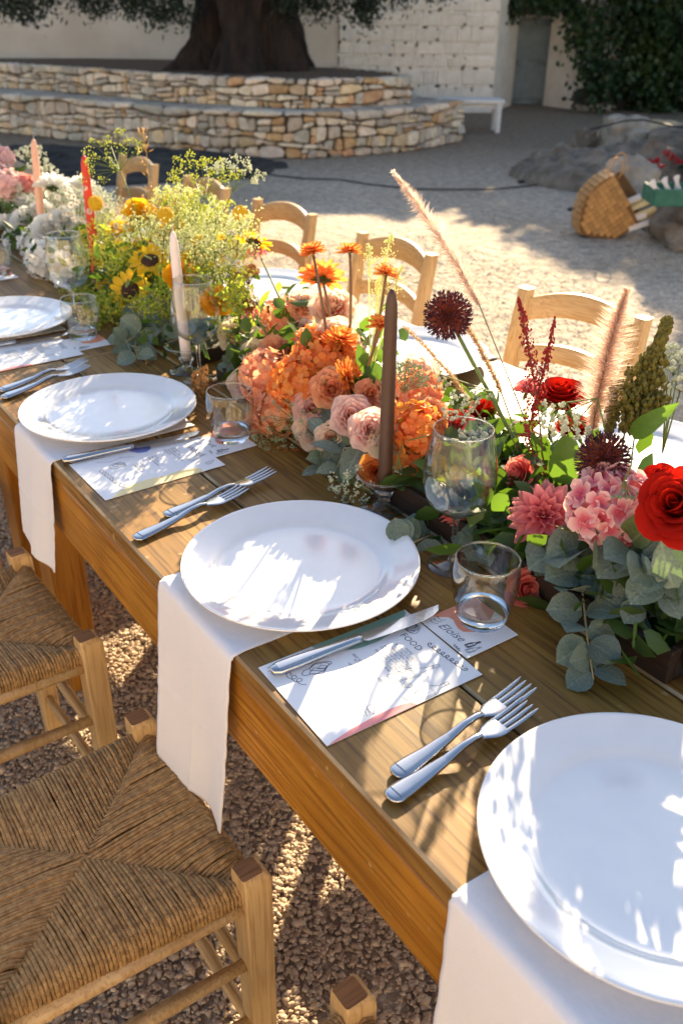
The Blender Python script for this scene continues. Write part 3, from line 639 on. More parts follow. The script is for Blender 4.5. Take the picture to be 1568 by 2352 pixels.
rock('pale upright block of stone standing on the grey boulder', (8.0, 5.95, .20), (.26, .20, .22), 5, 'boulder_pale', R(-30), sq=.75)
rock('small dark round stone beside the pale upright block', (7.75, 6.25, .14), (.14, .12, .13), 12, 'boulder')
rock('pale grey stone leaning directly behind the basket handles', (5.65, 3.98, .14), (.25, .2, .27), 8, 'boulder_pale', R(-30), sq=.45)
rock('flat grey ledge rock at the right edge carrying the green crate', (5.45, 3.0, .10), (.52, .52, .24), 11, 'boulder', R(-35), sq=.55)
rock('grey boulder at the right edge behind the red flowers', (8.1, 4.75, .14), (.9, .5, .30), 14, 'boulder', R(-35), sq=.3)
rock('long dark stone lying against the ivy beside the door', (11.6, 9.5, .12), (.52, .22, .20), 17, 'boulder_dark', R(-35), sq=.3)
rock('low flat stone at the foot of the ivy', (11.35, 9.25, .03), (.34, .14, .06), 19, 'boulder_pale', R(-35), sq=.5)
pmat('sand', (.55,.40,.22), (.66,.50,.30), scale=8, rough=.95, bump=.01, bscale=50)
outcrop('sand_mound', 9.95, 6.7, 1.0, .5, .2, R(-35), 'sand', label='low heap of ochre sand behind the rocks', cat='sand heap', seed=7, n=24)
for i, (x, y, s_) in enumerate(((6.25, 5.35, .035), (6.0, 5.1, .05), (5.3, 4.2, .02), (5.85, 5.3, .025))):
    rock(('small pale stone lying at the foot of the wide boulder', 'ochre stone at the near tip of the wide boulder', 'tiny loose stone on the shaded gravel beside the basket', 'dark pebble left of the wide boulder')[i], (x, y, s_*.4), (s_*1.5, s_, s_*.8), 30+i, 'boulder_pale' if i < 2 else 'boulder_dark', i*1.1)
# cable over the ground
pmat('rubber', (.018,.018,.02), rough=.6)
cp = [(-200,370),(200,372),(380,375),(480,381),(560,392),(640,402),(700,410),(780,414),(860,423),(960,434),(1050,437),(1140,432),(1230,425),(1262,405)]
m = MB(); m.tube([atz(u, v, .012)+Vector((0, 0, .008*math.sin(i*2.1))) for i, (u, v) in enumerate(cp)], .007, 6)
tag(m.build('cable', 'rubber'), 'thin black cable snaking across the gravel courtyard', 'cable')
m = MB(); m.tube([(7.4,5.9,.30),(7.55,5.6,.40),(7.3,5.2,.46),(7.0,4.7,.48),(7.1,4.3,.45)], .009, 6); tag(m.build('hose', 'rubber'), 'black hose looping over the wide grey boulder', 'hose')
# basket lying on its side
pmat('basket_weave', (.40,.20,.06), (.52,.28,.09), scale=30, rough=.6, bump=.001, bscale=200, rnd=.22)
pmat('basket_in', (.20,.095,.03), rough=.8)
BO = atz(1327, 548, 0.0); BD = WD.copy(); BM = Matrix((BD, -WN, Vector((0,0,1)))).transposed()
t = thing('basket', 'woven brown basket bag tipped over on the gravel with fans spilling out', 'basket'); t.matrix_basis = mw(BO, BM)
poly = [(.01,.03),(-.006,.12),(.002,.20),(.022,.275),(.065,.34),(.125,.39),(.195,.425),(.40,.11),(.33,.045),(.235,.0),(.12,.012)]; dep = .24
b = MB(); n = len(poly); vs = [(x, 0, z) for x, z in poly] + [(x+.03, dep, z*.98) for x, z in poly]; vs[n+6] = (.30, dep, .41); vs[n+7] = (.44, dep, .25)
fs = [tuple(range(n)), tuple(range(2*n-1, n-1, -1))]
for i in range(n):
    if i == 6: continue
    j = (i+1) % n; fs.append((i, i+n, j+n, j))
b.add(vs, fs); b.build('body', 'basket_in', t, smooth=False)
def inside(x, z):
    r_ = False
    for i in range(n):
        (x1, z1), (x2, z2) = poly[i], poly[i-1]
        if (z1 > z) != (z2 > z) and x < (x2-x1)*(z-z1)/(z2-z1)+x1: r_ = not r_
    return r_
tile = MB(); tile.box((0,0,0), (.0170,.003,.0170), .0025); tme = tile.mesh('woven_strip', 'basket_weave', True, 40)
rng = random.Random(3)
for i in range(-20, 21):
    for j in range(-20, 21):
        a = R(38); u_, v_ = i*.0335, j*.0335; x = .2+u_*math.cos(a)-v_*math.sin(a); z = .2+u_*math.sin(a)+v_*math.cos(a)
        if inside(x, z) and inside(x+.012, z+.008) and inside(x-.014, z-.01):
            ob('woven_strip', tme, t, loc=(x, -.004-.004*((i+j) % 2), z), rot=(rng.uniform(-.05, .05), -a, rng.uniform(-.05, .05)))
side = MB(); side.box((0,0,0), (.0165,.0022,.0165), .002); sme = side.mesh('woven_strip', 'basket_weave', True, 40)
for i in range(n):
    if i == 6: continue
    (x1, z1), (x2, z2) = poly[i], poly[(i+1) % n]; L = math.hypot(x2-x1, z2-z1); k = max(1, round(L/.034)); an = math.atan2(z2-z1, x2-x1)
    for q in range(k):
        for y in range(7):
            f_ = (q+.5)/k; o_ = .002+.002*((q+y) % 2)
            ob('woven_strip', sme, t, mw=Matrix.Translation((x1+(x2-x1)*f_+o_*-math.sin(an)*-1*-1, .018+y*.034, z1+(z2-z1)*f_-o_*0)) @ Matrix.Rotation(-an, 4, 'Y') @ Matrix.Rotation(R(90), 4, 'X'))
for y, dx in ((.01, -.015), (dep-.02, .075)):
    m = MB(); m.tube([(.20+dx+.075*math.cos(a)*.62+.0, y, .455+.075*math.sin(a)) for a in np.linspace(R(-80), R(250), 18)], .0045, 6); m.build('handle', 'basket_weave', t)
pmat('fan_paper', (.74,.70,.67), rough=.8); pmat('fan_wood', (.66,.52,.24), (.74,.62,.34), scale=30, rough=.6)
k = 0
for (x, y, z, L, tilt, mat_, lab) in ((.37,.05,.245,.15,-24,'fan_paper','folded white paper fan poking highest out of the basket'),(.44,.09,.245,.19,-24,'fan_wood','uppermost pale wooden fan sticking out of the basket'),
     (.42,.05,.205,.18,-24,'fan_wood','folded wooden fan in the middle of the basket bundle'),(.48,.12,.215,.18,-24,'fan_wood','wooden fan reaching right from the middle of the bundle'),
     (.47,.04,.165,.18,-22,'fan_wood','wooden fan above the lowest white fan in the basket'),(.42,.02,.135,.15,-18,'fan_paper','white paper fan below the wooden fans in the basket'),
     (.46,.00,.095,.17,-18,'fan_paper','lowest white paper fan resting on the basket rim'),(.55,.08,.155,.18,-26,'fan_wood','slim wooden fan reaching farthest right from the basket')):
    f_ = thing('hand_fan', lab, 'hand fan', group='fans in the basket'); f_.matrix_basis = mw(BO, BM) @ Matrix.Translation((x-.04, y, z)) @ Matrix.Rotation(R(tilt), 4, 'Y')
    for q in range(4):
        b = MB(); b.box((.0, (q-1.5)*.0052, (q % 2)*.002), (L*.5, .0022, .016), .001); b.build('blade', mat_, f_, auto=40)
pmat('crate_green', (.015,.11,.075), (.025,.15,.10), scale=20, rough=.6)
GC = atz(1500, 475, .33)
t = thing('crate', 'small green crate full of white fans at the right edge', 'crate'); t.matrix_basis = mw(GC, WM)
b = MB(); b.box((.25, .008, .052), (.25, .008, .05), .003); b.box((.25, .262, .052), (.25, .008, .05), .003); b.box((.008, .135, .052), (.008, .118, .05), .003); b.box((.492, .135, .052), (.008, .118, .05), .003); b.box((.25, .135, .008), (.235, .12, .007)); b.build('box', 'crate_green', t, auto=40)
rng = random.Random(8)
labs = ('leftmost white fan standing in the green crate', 'white fan second from the left in the green crate', 'white fan in the middle of the green crate', 'white fan cut by the right edge in the green crate', 'white fan behind the others in the green crate')
for i in range(5):
    f_ = thing('hand_fan', labs[i], 'hand fan', group='fans in the green crate'); f_.matrix_basis = mw(GC, WM) @ Matrix.Translation((.035+.075*i, .05+.05*(i % 3), .07)) @ Matrix.Rotation(R(-40+12*i), 4, 'Y')
    for q in range(6):
        b = MB(); b.box((0, (q-2.5)*.004, .04), (.011, .0016, .055), .001, M=Matrix.Rotation(R(-15+6*q), 3, 'Y')); b.build('blade', 'fan_paper', f_, auto=40)
pmat('petal_red_far', (.42,.01,.02), rough=.6, trans=.2)
t = thing('geranium', 'dark leafy plant with small red flowers among the rocks', 'plant', (7.0, 4.0, 0))
B = [((rng.uniform(-.22, .4), rng.uniform(-.25, .25), rng.uniform(.15, .55)), rng.uniform(.10, .17), (1, 1, .8)) for _ in range(14)]; leafy(t, B, 220, .05, 'leaf_ivy', 6, 'foliage')
for i, (u, v) in enumerate(((1492,372),(1508,368),(1530,352),(1512,384),(1502,398),(1545,362),(1560,372))):
    m = MB(); [m.octa((rng.gauss(0, .016), rng.gauss(0, .016), rng.gauss(0, .012)), .014) for _ in range(14)]; p = CAM+ray(u, v)*7.6; m.build('flower_head', 'petal_red_far', t, loc=p-Vector((7.0, 4.0, 0)))

# ------------------------------------------------------------------ long table
TW = .96
def table(label, y0, y1, legs, cuts, rngs):
    t = thing('banquet_table', label, 'table', (TW/2, (y0+y1)/2, 0), group='wooden tables joined end to end'); oy = (y0+y1)/2; ox = TW/2
    rng = random.Random(rngs)
    xs = [0.0, .185, .372, .560, .752, TW]
    for i in range(5):
        a, b_ = xs[i]+(.002 if i else .0), xs[i+1]-(.002 if i < 4 else .0)
        m = MB(); m.box((0,0,0), ((b_-a)/2, (y1-y0)/2-.0015, .016), .0032); m.m[6:18] = [1]*12
        m.build('plank', ['wood_top', 'wood_worn'], t, auto=40, loc=((a+b_)/2-ox, 0, TZ-.016-rng.uniform(0, .0012)))
    for x in (.016, TW-.016):
        m = MB(); m.box((0,0,0), (.0155, (y1-y0)/2-.002, .058), .003); m.build('apron', 'wood_apron', t, auto=40, loc=(x-ox, 0, TZ-.0335-.058))
    for y in (y0+.02, y1-.02):
        m = MB(); m.box((0,0,0), (TW/2-.036, .014, .055), .003); m.build('end_rail', 'wood_apron', t, auto=40, loc=(0, y-oy, TZ-.0335-.055))
    for y in legs:
        for x in (.078, TW-.078):
            m = MB(); m.box((0,0,0), (.042, .052, (TZ-.034)/2), .005)
            m.v = [(a*(1-.18*(.5-c/(TZ))), b2*(1-.18*(.5-c/TZ)), c) for a, b2, c in m.v]
            m.build('leg', 'wood_leg', t, auto=40, loc=(x-ox, y-oy, (TZ-.034)/2))
    return t
table('nearest wooden plank table carrying the red and orange flowers', -1.0, 1.1, (1.0, -.78), 0, 1)
table('wooden plank table carrying the yellow and white flowers', 1.104, 3.2, (1.22, 3.0), 0, 2)
table('farthest wooden plank table at the left edge under the pink flowers', 3.204, 5.3, (3.4, 5.1), 0, 3)
pmat('knot', (.07,.03,.012), (.13,.06,.02), scale=90, rough=.5)

# ------------------------------------------------------------------ rush seated chairs
SH = .45
def rush_mesh():
    m = MB(); rng = random.Random(2)
    F1, F2, R1, R2, C1, C2 = (0,.158), (0,-.158), (-.31,.138), (-.31,-.138), (-.150,.002), (-.154,-.002)
    def cord(a, b, over):                      # a: point on the rail, b: point on the mitre line, over: outward direction
        a, b = Vector((*a, 0)), Vector((*b, 0)); o = Vector((*over, 0)); L = (b-a).length
        zt = SH+.004+rng.uniform(-.0020, .0018); j = Vector((rng.uniform(-.001, .001), rng.uniform(-.001, .001), 0))
        pts = [a+o*.006+Vector((0,0,SH-.03)), a+o*.015+Vector((0,0,SH-.018)), a+o*.013+Vector((0,0,SH-.002)), a+o*.002+Vector((0,0,zt+.003)), a.lerp(b, .3)+j+Vector((0,0,zt+.001)), a.lerp(b, .7)-j+Vector((0,0,zt-.003)), b+Vector((0,0,SH-.007))]
        if L < .03: pts = pts[:4]+[b+Vector((0,0,SH-.004))]
        r_ = rng.uniform(.0024, .0034); m.tube(pts, [r_*rng.uniform(.82, 1.18) for _ in pts], 6, cap=False)
    N = 60
    for k in range(N):
        f = (k+.5)/N
        y = F1[1]+(F2[1]-F1[1])*f
        t_ = f*2 if f < .5 else (1-f)*2; cen = C1 if f < .5 else C2; cor = F1 if f < .5 else F2
        cord((0, y), (cor[0]+(cen[0]-cor[0])*t_, y*.0+cor[1]+(cen[1]-cor[1])*t_), (1, 0))
        y = R1[1]+(R2[1]-R1[1])*f; cor = R1 if f < .5 else R2
        cord((-.31, y), (cor[0]+(cen[0]-cor[0])*t_, cor[1]+(cen[1]-cor[1])*t_), (-1, 0))
        for s_, F_, Rr, C_ in ((1, F1, R1, C1), (-1, F2, R2, C2)):
            x = F_[0]+(Rr[0]-F_[0])*f; yy = F_[1]+(Rr[1]-F_[1])*f
            t2 = f/.48 if f < .48 else (1-f)/.52; cor = F_ if f < .48 else Rr
            cord((x, yy), (cor[0]+(C_[0]-cor[0])*t2, cor[1]+(C_[1]-cor[1])*t2), (0, s_))
    m.box((-.155, 0, SH-.016), (.15, .135, .010)); return m.mesh('rush_seat', 'rush', True)
def make_chair():
    t = thing('rush_chair', 'x', 'chair', group='rush seated wooden chairs')
    for s_ in (1, -1):                          # front posts with rounded heads
        p = MB(); hw = .0195
        secs = [(-.0, .86, 0), (.20, .95, 0), (SH-.03, 1.0, 0), (SH+.010, 1.0, .0), (SH+.021, .97, -.0008), (SH+.028, .89, -.0025), (SH+.032, .76, -.005)]
        vs = []; 
        for z, f, dx in secs:
            h = hw*f; c = .0028
            vs += [(dx+a*h-(c if k2 else 0)*(1 if a > 0 else -1), b*h-(0 if k2 else c)*(1 if b > 0 else -1), z) for a, b, k2 in ((1,-1,1),(1,-1,0),(1,1,0),(1,1,1),(-1,1,1),(-1,1,0),(-1,-1,0),(-1,-1,1))]
        n = 8; fs = [(i*n+j, i*n+(j+1) % n, (i+1)*n+(j+1) % n, (i+1)*n+j) for i in range(len(secs)-1) for j in range(n)]
        p.add(vs, fs); p.add(vs[-8:], [tuple(range(8))], 1); p.add([Vector(q) for q in vs[:8]], [tuple(range(8))[::-1]])
        p.build('front_post', ['wood_chair', 'wood_end'], t, auto=40, loc=(.003, s_*.165, 0))
    for s_ in (1, -1):                          # rear posts run up to the back and lean
        p = MB(); prof = [(0, .02), (.25, .005), (SH, 0), (.60, -.016), (.72, -.036), (.82, -.056)]
        vs = []; n = 8; hw = .0165
        for i, (z, dx) in enumerate(prof):
            h = hw*(1-.10*(i == len(prof)-1)); c = .005
            vs += [(dx+a*h-(c if k2 else 0)*(1 if a > 0 else -1), b*h*1.1-(0 if k2 else c)*(1 if b > 0 else -1), z) for a, b, k2 in ((1,-1,1),(1,-1,0),(1,1,0),(1,1,1),(-1,1,1),(-1,1,0),(-1,-1,0),(-1,-1,1))]
        fs = [(i*n+j, i*n+(j+1) % n, (i+1)*n+(j+1) % n, (i+1)*n+j) for i in range(len(prof)-1) for j in range(n)] + [tuple(range(n))[::-1], tuple((len(prof)-1)*n+j for j in range(n))]
        p.add(vs, fs); p.build('rear_post', 'wood_chair', t, auto=40, loc=(-.328, s_*.158, 0))
    for zc, hh, dx, arch in ((.780, .028, -.380, .030), (.672, .021, -.357, .022)):       # arched back slats
        p = MB()
        def fn(u, v, zc=zc, hh=hh, dx=dx, arch=arch):
            y = (u-.5)*.302; k = 1-(2*u-1)**2; a = 2*math.pi*v; ca, sa = math.cos(a), math.sin(a)
            x_ = .009*math.copysign(abs(ca)**.4, ca); z_ = hh*math.copysign(abs(sa)**.5, sa)*(1+.12*k)
            return (dx-.028*k+x_, y, zc-.012+arch*k+z_)
        p.grid(fn, 14, 16); p.build('back_slat', 'wood_chair_x', t, auto=50)
    m = rush_mesh(); o = ob('rush_seat', m, t); o['kind'] = 'stuff'
    for s_ in (1, -1):
        p = MB(); p.tube([(0, s_*.165, SH-.028), (-.325, s_*.155, SH-.028)], .014, 8, flat=.8); p.build('seat_rail', 'wood_chair', t)
        for z in (.30, .17):
            p = MB(); p.tube([(0, s_*.165, z), (-.16, s_*.16, z+.001), (-.32, s_*.155, z)], [.0085, .0115, .0085], 8); p.build('rung', 'wood_chair', t)
    for x, w_ in ((.0, .165), (-.325, .155)):
        p = MB(); p.tube([(x, -w_, SH-.03), (x, w_, SH-.03)], .013, 8, flat=.8); p.build('seat_rail', 'wood_chair_x', t)
        for z in ((.24, .12) if x == 0 else (.22,)):
            p = MB(); p.tube([(x, -w_, z), (x, 0, z), (x, w_, z)], [.008, .011, .008], 8); p.build('rung', 'wood_chair_x', t)
    return t
ch0 = make_chair()
spots = [(-.038, .127, 0, 'wooden chair with large rush seat filling the lower left corner'), (-.036, .69, 2, 'rush seated chair second from the camera on the left side'),
         (-.045, 1.285, -1, 'rush seated chair partly hidden behind the hanging napkin at the left edge'), (-.026, -.405, 0, 'chair of which only a front post shows at the bottom edge'),
         (.872, .578, 188, 'chair across the table behind the red astilbe and foxtail'), (.865, 1.325, 180, 'chair across the table behind the orange dahlias'),
         (.872, 1.92, 183, 'chair across the table beside the yellow button flower'), (.87, 2.50, 179, 'chair back peeping through the pale yellow umbels'), (.875, 3.12, 181, 'farthest chair back across the table beneath the golden oat stem'),
         (.88, .02, 180, 'chair across the table cut by the right edge')]
for i, (x, y, a, lab) in enumerate(spots):
    c = ch0 if i == 0 else copy_tree(ch0)
    c.location = (x, y, 0); c.rotation_euler = (0, 0, R(a)); c['label'] = lab

pmat('dry_leaf', (.09,.05,.025), rough=.8)
dl = MB(); dl.grid(lambda u, v: (u*.03, (v-.5)*.016*math.sin(math.pi*min(1, .05+u*.95)), .004+.006*abs(v-.5)+.004*math.sin(u*3)), 4, 2); dlm = dl.mesh('fallen_leaf', 'dry_leaf')
for i, (u, v, lab) in enumerate(((1285,538,'dry leaf on the gravel just left of the basket'),(1505,600,'dry leaf on shaded gravel below the green crate'),(870,470,'dry leaf on the gravel above the tallest orange dahlia'),(1150,520,'dry leaf on sunlit gravel right of the tall foxtail tip'),(1450,640,'dry leaf on shaded gravel above the pale foxtail plume'))):
    tag(ob('fallen_leaf', dlm, None, atz(u, v, .012), (0, 0, i*1.7)), lab, 'leaf', 'fallen leaves on the gravel')
# ------------------------------------------------------------------ place settings
def sweep(m, secs, n=12, p=2.6, cap=True):
    """secs: (x, y, z, half width, half thickness); flat bar along x with a rounded section"""
    vs = []
    for x, y, z, w, h in secs:
        for j in range(n):
            a = 2*math.pi*j/n; c, s_ = math.cos(a), math.sin(a)
            vs.append((x, y+w*math.copysign(abs(c)**(2/p), c), z+h*math.copysign(abs(s_)**(2/p), s_)))
    k = len(secs); fs = [(i*n+j, (i+1)*n+j, (i+1)*n+(j+1) % n, i*n+(j+1) % n) for i in range(k-1) for j in range(n)]
    if cap: fs += [tuple(range(n)), tuple((k-1)*n+j for j in range(n))[::-1]]
    m.add(vs, fs)
def fork_mesh():
    m = MB()
    H = [(0,.0012,.0025),(.001,.006,.0036),(.004,.0095,.004),(.010,.0112,.0042),(.020,.0115,.0044),(.045,.0088,.0046),(.075,.0058,.0048),(.098,.0042,.0048),(.115,.0038,.0046),(.126,.0042,.004)]
    zc = lambda x: .0045+.0095*math.exp(-((x-.112)/.032)**2)+.001*math.sin(x*20)
    sweep(m, [(x, 0, zc(x), w, h*.75) for x, w, h in H])
    m2 = MB(); sweep(m2, [(x, 0, zc(x)+.0026+.0006, w*.74, .0012) for x, w, h in H[3:7]]); m.merge(m2)
    hd = [(.124,.0040),(.130,.0068),(.136,.0102),(.143,.0122),(.150,.0128),(.156,.0128)]
    zh = lambda x: .0125-.075*(x-.120)*(x < .150)*.95-.00214*(x >= .150)*1 + (0 if x < .150 else .0035*((x-.150)/.05)**2*1.6)
    sweep(m, [(x, 0, zh(x), w, .0013) for x, w in hd])
    for q in range(4):
        y = (q-1.5)*.0066; sweep(m, [(x, y*(1+.03*i), zh(x), (.0026 if i < 4 else .0018 if i < 5 else .0006), .0012 if i < 5 else .0006) for i, x in enumerate((.154,.165,.177,.188,.196,.2005))], 8)
    return m.mesh('fork', 'steel', True, 60)
def knife_parts():
    m = MB(); sweep(m, [(0,0,.005,.0014,.003),(.002,0,.005,.0065,.0045),(.010,0,.0052,.0098,.005),(.03,0,.0055,.0098,.0052),(.07,0,.006,.0078,.005),(.11,0,.0065,.0068,.0048),(.118,0,.0065,.0072,.005),(.121,0,.0065,.0050,.004)])
    m2 = MB(); sweep(m2, [(.008,0,.0096,.0066,.0008),(.03,0,.0101,.0068,.001),(.07,0,.0104,.0052,.001),(.108,0,.0108,.0042,.0008)]); m.merge(m2)
    b = MB(); prof = [(.119,-.004,.0045),(.126,-.0085,.0062),(.15,-.0098,.0072),(.18,-.0100,.0078),(.205,-.0092,.0082),(.222,-.0060,.0084),(.234,-.0005,.0083),(.240,.0060,.0080)]
    vs = []
    for x, y0, y1 in prof: vs += [(x, y0, .0062), (x, y1, .0072), (x, y1, .0048), (x, y0, .0058)]
    k = len(prof); fs = [(i*4+j, (i+1)*4+j, (i+1)*4+(j+1) % 4, i*4+(j+1) % 4) for i in range(k-1) for j in range(4)]+[(0,1,2,3),(4*k-1,4*k-2,4*k-3,4*k-4)]
    b.add(vs, fs); return m.mesh('handle', 'steel', True, 60), b.mesh('blade', 'steel', False)
PR_ = [(0,.0035),(.092,.0035),(.098,.0030),(.098,.0),(.104,.0),(.106,.0035),(.120,.0085),(.140,.0145),(.1560,.0192),(.1582,.0212),(.1578,.0230),(.1556,.0234),(.1535,.0226),(.140,.0186),(.126,.0147),(.1185,.0130),(.1140,.0106),(.109,.0082),(.102,.0072),(.080,.0066),(0,.0060)]
pl = MB(); pl.lathe(PR_, 96); PLATE = pl.mesh('dinner_plate', 'china', True, 60)
def tumbler_mesh():
    m = MB(); out = [(0,0),(.0275,0),(.0298,.0022),(.0305,.006)]
    for k in range(1, 13):
        f = k/12; z = .006+.084*f; r_ = .0305+.0115*math.sin(f*math.pi*.62)*1.02-.0042*max(0, f-.55)**1.4*2; out.append((r_, z))
    rim = out[-1]; inn = [(rim[0]-.0007, rim[1]+.0007), (rim[0]-.0014, rim[1])]
    for k in range(11, 1, -1): f = k/12; r_, z = out[3+k]; inn.append((r_-.0017-.0012*(1-f), z))
    inn += [(.0285,.0195),(.024,.0172),(0,.0162)]
    b = [q for q in out if q[1] < .0185]; zb = .0185; rb = b[-1][0]+.0012
    m.lathe(b+[(rb-.0002, zb-.0006), (rb-.0016, zb), (.024,.0172), (0,.0162)], 40)
    w = [(rb, zb)]+[q for q in out if q[1] > .0195]; wi = [q for q in inn if q[1] > .0205]+[(rb-.002, zb+.0005)]
    m.tube([(.5*(w[-1][0]+wi[0][0])*math.cos(a), .5*(w[-1][0]+wi[0][0])*math.sin(a), w[-1][1]) for a in np.linspace(0, 2*math.pi, 41)], .0010, 6, False); m.lathe(w+wi[:1], 40, 1); m.lathe(wi, 40, 2); return m.mesh('tumbler', ['glass', 'thin_glass', 'thin_glass_in'], True, 70)
TUMB = tumbler_mesh()
def wine_mesh():
    m = MB(); pr = [(0,0),(.034,0),(.0352,.0012),(.034,.0022),(.020,.0042),(.008,.008),(.0042,.015),(.0036,.035),(.0036,.062),(.0048,.074),(.010,.0805),(.026,.0880),(.0385,.099),(.0455,.113),(.0482,.129),(.0475,.150),(.0438,.174),(.0392,.196),(.0380,.204)]
    pr += [(.0376,.2045),(.0371,.204),(.0384,.196),(.0429,.174),(.0465,.150),(.0472,.129),(.0446,.1138),(.0376,.1002),(.0252,.0898),(.0095,.0838),(0,.082)]
    m.tube([(.0376*math.cos(a), .0376*math.sin(a), .2042) for a in np.linspace(0, 2*math.pi, 49)], .0009, 6, False); m.lathe(pr[:6], 48, 1); m.lathe([(0, .0078)]+pr[5:10]+[(0, .0745)], 24); m.lathe(pr[9:20], 48, 1); m.lathe(pr[19:], 48, 2); return m.mesh('wine_glass', ['glass', 'thin_glass', 'thin_glass_in'], True, 70)
WINE = wine_mesh(); FORK = fork_mesh(); KH, KB = knife_parts()
def cloth(name, fn, nu, nv, th, mat, label, cat, group=None):
    m = MB(); m.grid(fn, nu, nv); o = m.build(name, mat); md = o.modifiers.new('s', 'SOLIDIFY'); md.thickness = th; md.offset = 1; return tag(o, label, cat, group)
def napkin(label, y0, y1, hang, seed, xin=.26, skew=0.0, side=1):
    """flat strip under the plate, folded over the table edge and hanging; side=1 near edge, -1 far edge"""
    path = [(xin, TZ+.0015), (.05, TZ+.0015), (.014, TZ+.002)]
    for k in range(1, 8):
        a = R(90)*k/7; path.append((.006-.013*math.sin(a), TZ+.002-.010*(1-math.cos(a))))
    for k in range(1, 22):
        f = k/21; path.append((-.008-.016*f**1.3, TZ-.010-(hang-.01)*f))
    L = len(path)-1
    def fn(u, v):
        i = u*L; i0 = min(int(i), L-1); f = i-i0; x = path[i0][0]*(1-f)+path[i0+1][0]*f; z = path[i0][1]*(1-f)+path[i0+1][1]*f
        dn = max(0, (TZ-z)/hang); y = y0+(y1-y0)*v+skew*dn
        y += .0012*math.sin(u*60+seed)*(v-.5)+dn*(.004*math.sin(v*5+seed)-.008*(v-.5)*dn) + .003*math.sin(dn*7+seed)*dn
        x -= dn*(.007*math.sin(v*5.5+seed*1.7+dn*1.5)+.008)+.002*dn*math.sin(v*13+seed)
        z += (1-min(1, dn*30))*0.0006*math.sin(v*8+seed)
        x -= .0022*dn*math.exp(-((v-.52)/.018)**2)+.0016*dn*math.exp(-((dn-.55)/.02)**2)+.0012*dn*(v < .06)+.0012*dn*(v > .94)
        return (x if side > 0 else TW-x, y, z)
    return cloth('napkin', fn, 90, 44, .0016, 'linen', label, 'napkin')
def textmesh(txt, size, shear=0.0, align='LEFT', spacing=1.0):
    cu = bpy.data.curves.new('t', 'FONT'); cu.body = txt; cu.size = size; cu.shear = shear; cu.align_x = align; cu.space_line = spacing; cu.resolution_u = 2
    o = bpy.data.objects.new('t', cu); COL.objects.link(o); dg = bpy.context.evaluated_depsgraph_get(); dg.update()
    me = bpy.data.meshes.new_from_object(o.evaluated_get(dg)); bpy.data.objects.remove(o); return me
class Pen(list): pass
def stroke(ln, pts, w): ln.append((pts, w))
def draw(ln, t, mat='ink'):                      # every pen line is a flat ribbon of its own
    for pts, w in ln:
        P = [Vector((*q, 0)) for q in pts]; n = len(P); m = MB(); vs = []
        for i, q in enumerate(P):
            d = P[min(i+1, n-1)]-P[max(i-1, 0)]
            d = d.normalized() if d.length > 1e-9 else Vector((1, 0, 0)); nn = Vector((-d.y, d.x, 0))*w/2; vs += [(*(q-nn).xy, .0008), (*(q+nn).xy, .0008)]
        m.add(vs, [(2*i, 2*i+2, 2*i+3, 2*i+1) for i in range(n-1)]); m.build('pen_line', mat, t, smooth=False)
def squiggle(a, b, loops, amp, n=60):
    a, b = Vector(a), Vector(b); d = b-a; nn = Vector((-d.y, d.x)).normalized(); dd = d.normalized()
    return [tuple(a+d*t+nn*amp*math.sin(2*math.pi*loops*t)+dd*amp*1.15*math.cos(2*math.pi*loops*t)) for t in np.linspace(0, 1, n)]
def ellipse(c, rx, ry, a0=0, n=20, wob=0.0, sd=0): return [(c[0]+rx*math.cos(a+a0)*(1+wob*math.sin(3*a+sd)), c[1]+ry*math.sin(a+a0)*(1+wob*math.sin(2*a+sd))) for a in np.linspace(0, 2*math.pi, n)]
def bottle(c, L, w, ang):
    ca, sa = math.cos(ang), math.sin(ang); P = lambda x, y: (c[0]+x*ca-y*sa, c[1]+x*sa+y*ca)
    a = [P(*q) for q in ((0,-w*.7),(.02*L,-w),(.5*L,-w),(.62*L,-w*.55),(.72*L,-w*.3),(.95*L,-w*.28),(L,-w*.3),(L,w*.3),(.95*L,w*.28),(.72*L,w*.3),(.62*L,w*.55),(.5*L,w),(.02*L,w),(0,w*.7),(0,-w*.7))]
    lab = [P(*q) for q in ((.1*L,-w*.7),(.46*L,-w*.75),(.48*L,w*.55),(.12*L,w*.75),(.1*L,-w*.7))]; cap = [P(.88*L,-w*.3), P(.88*L,w*.3)]
    return [a, lab, cap]
def put_text(me, mat, parent, x, y, rot=0.0, z=.0007):
    me.materials.clear(); me.materials.append(MAT[mat]); return ob('lettering', me, parent, (x, y, z), (0, 0, rot))
FOODTXT = ("PRIMO\nBURRATA CHEESE\nTORTELLI WITH\nPOMODORINI ALLA\nMOZZARELLA SALTED\nZUCCHINI AND HERBS\nVEGAN ANTICHI\nPACCHERI ZUCCHINI\nAL POMODORO\nZUCCHINI AND\nHERBS", "SECONDO\nBEEF ROLL WITH LAYERED\nPOTATO GARDEN\nDEMI GLACE\nVEGAN GARDEN", "TORTA\nOUR GARDEN\nFILLET OF\nRAW")
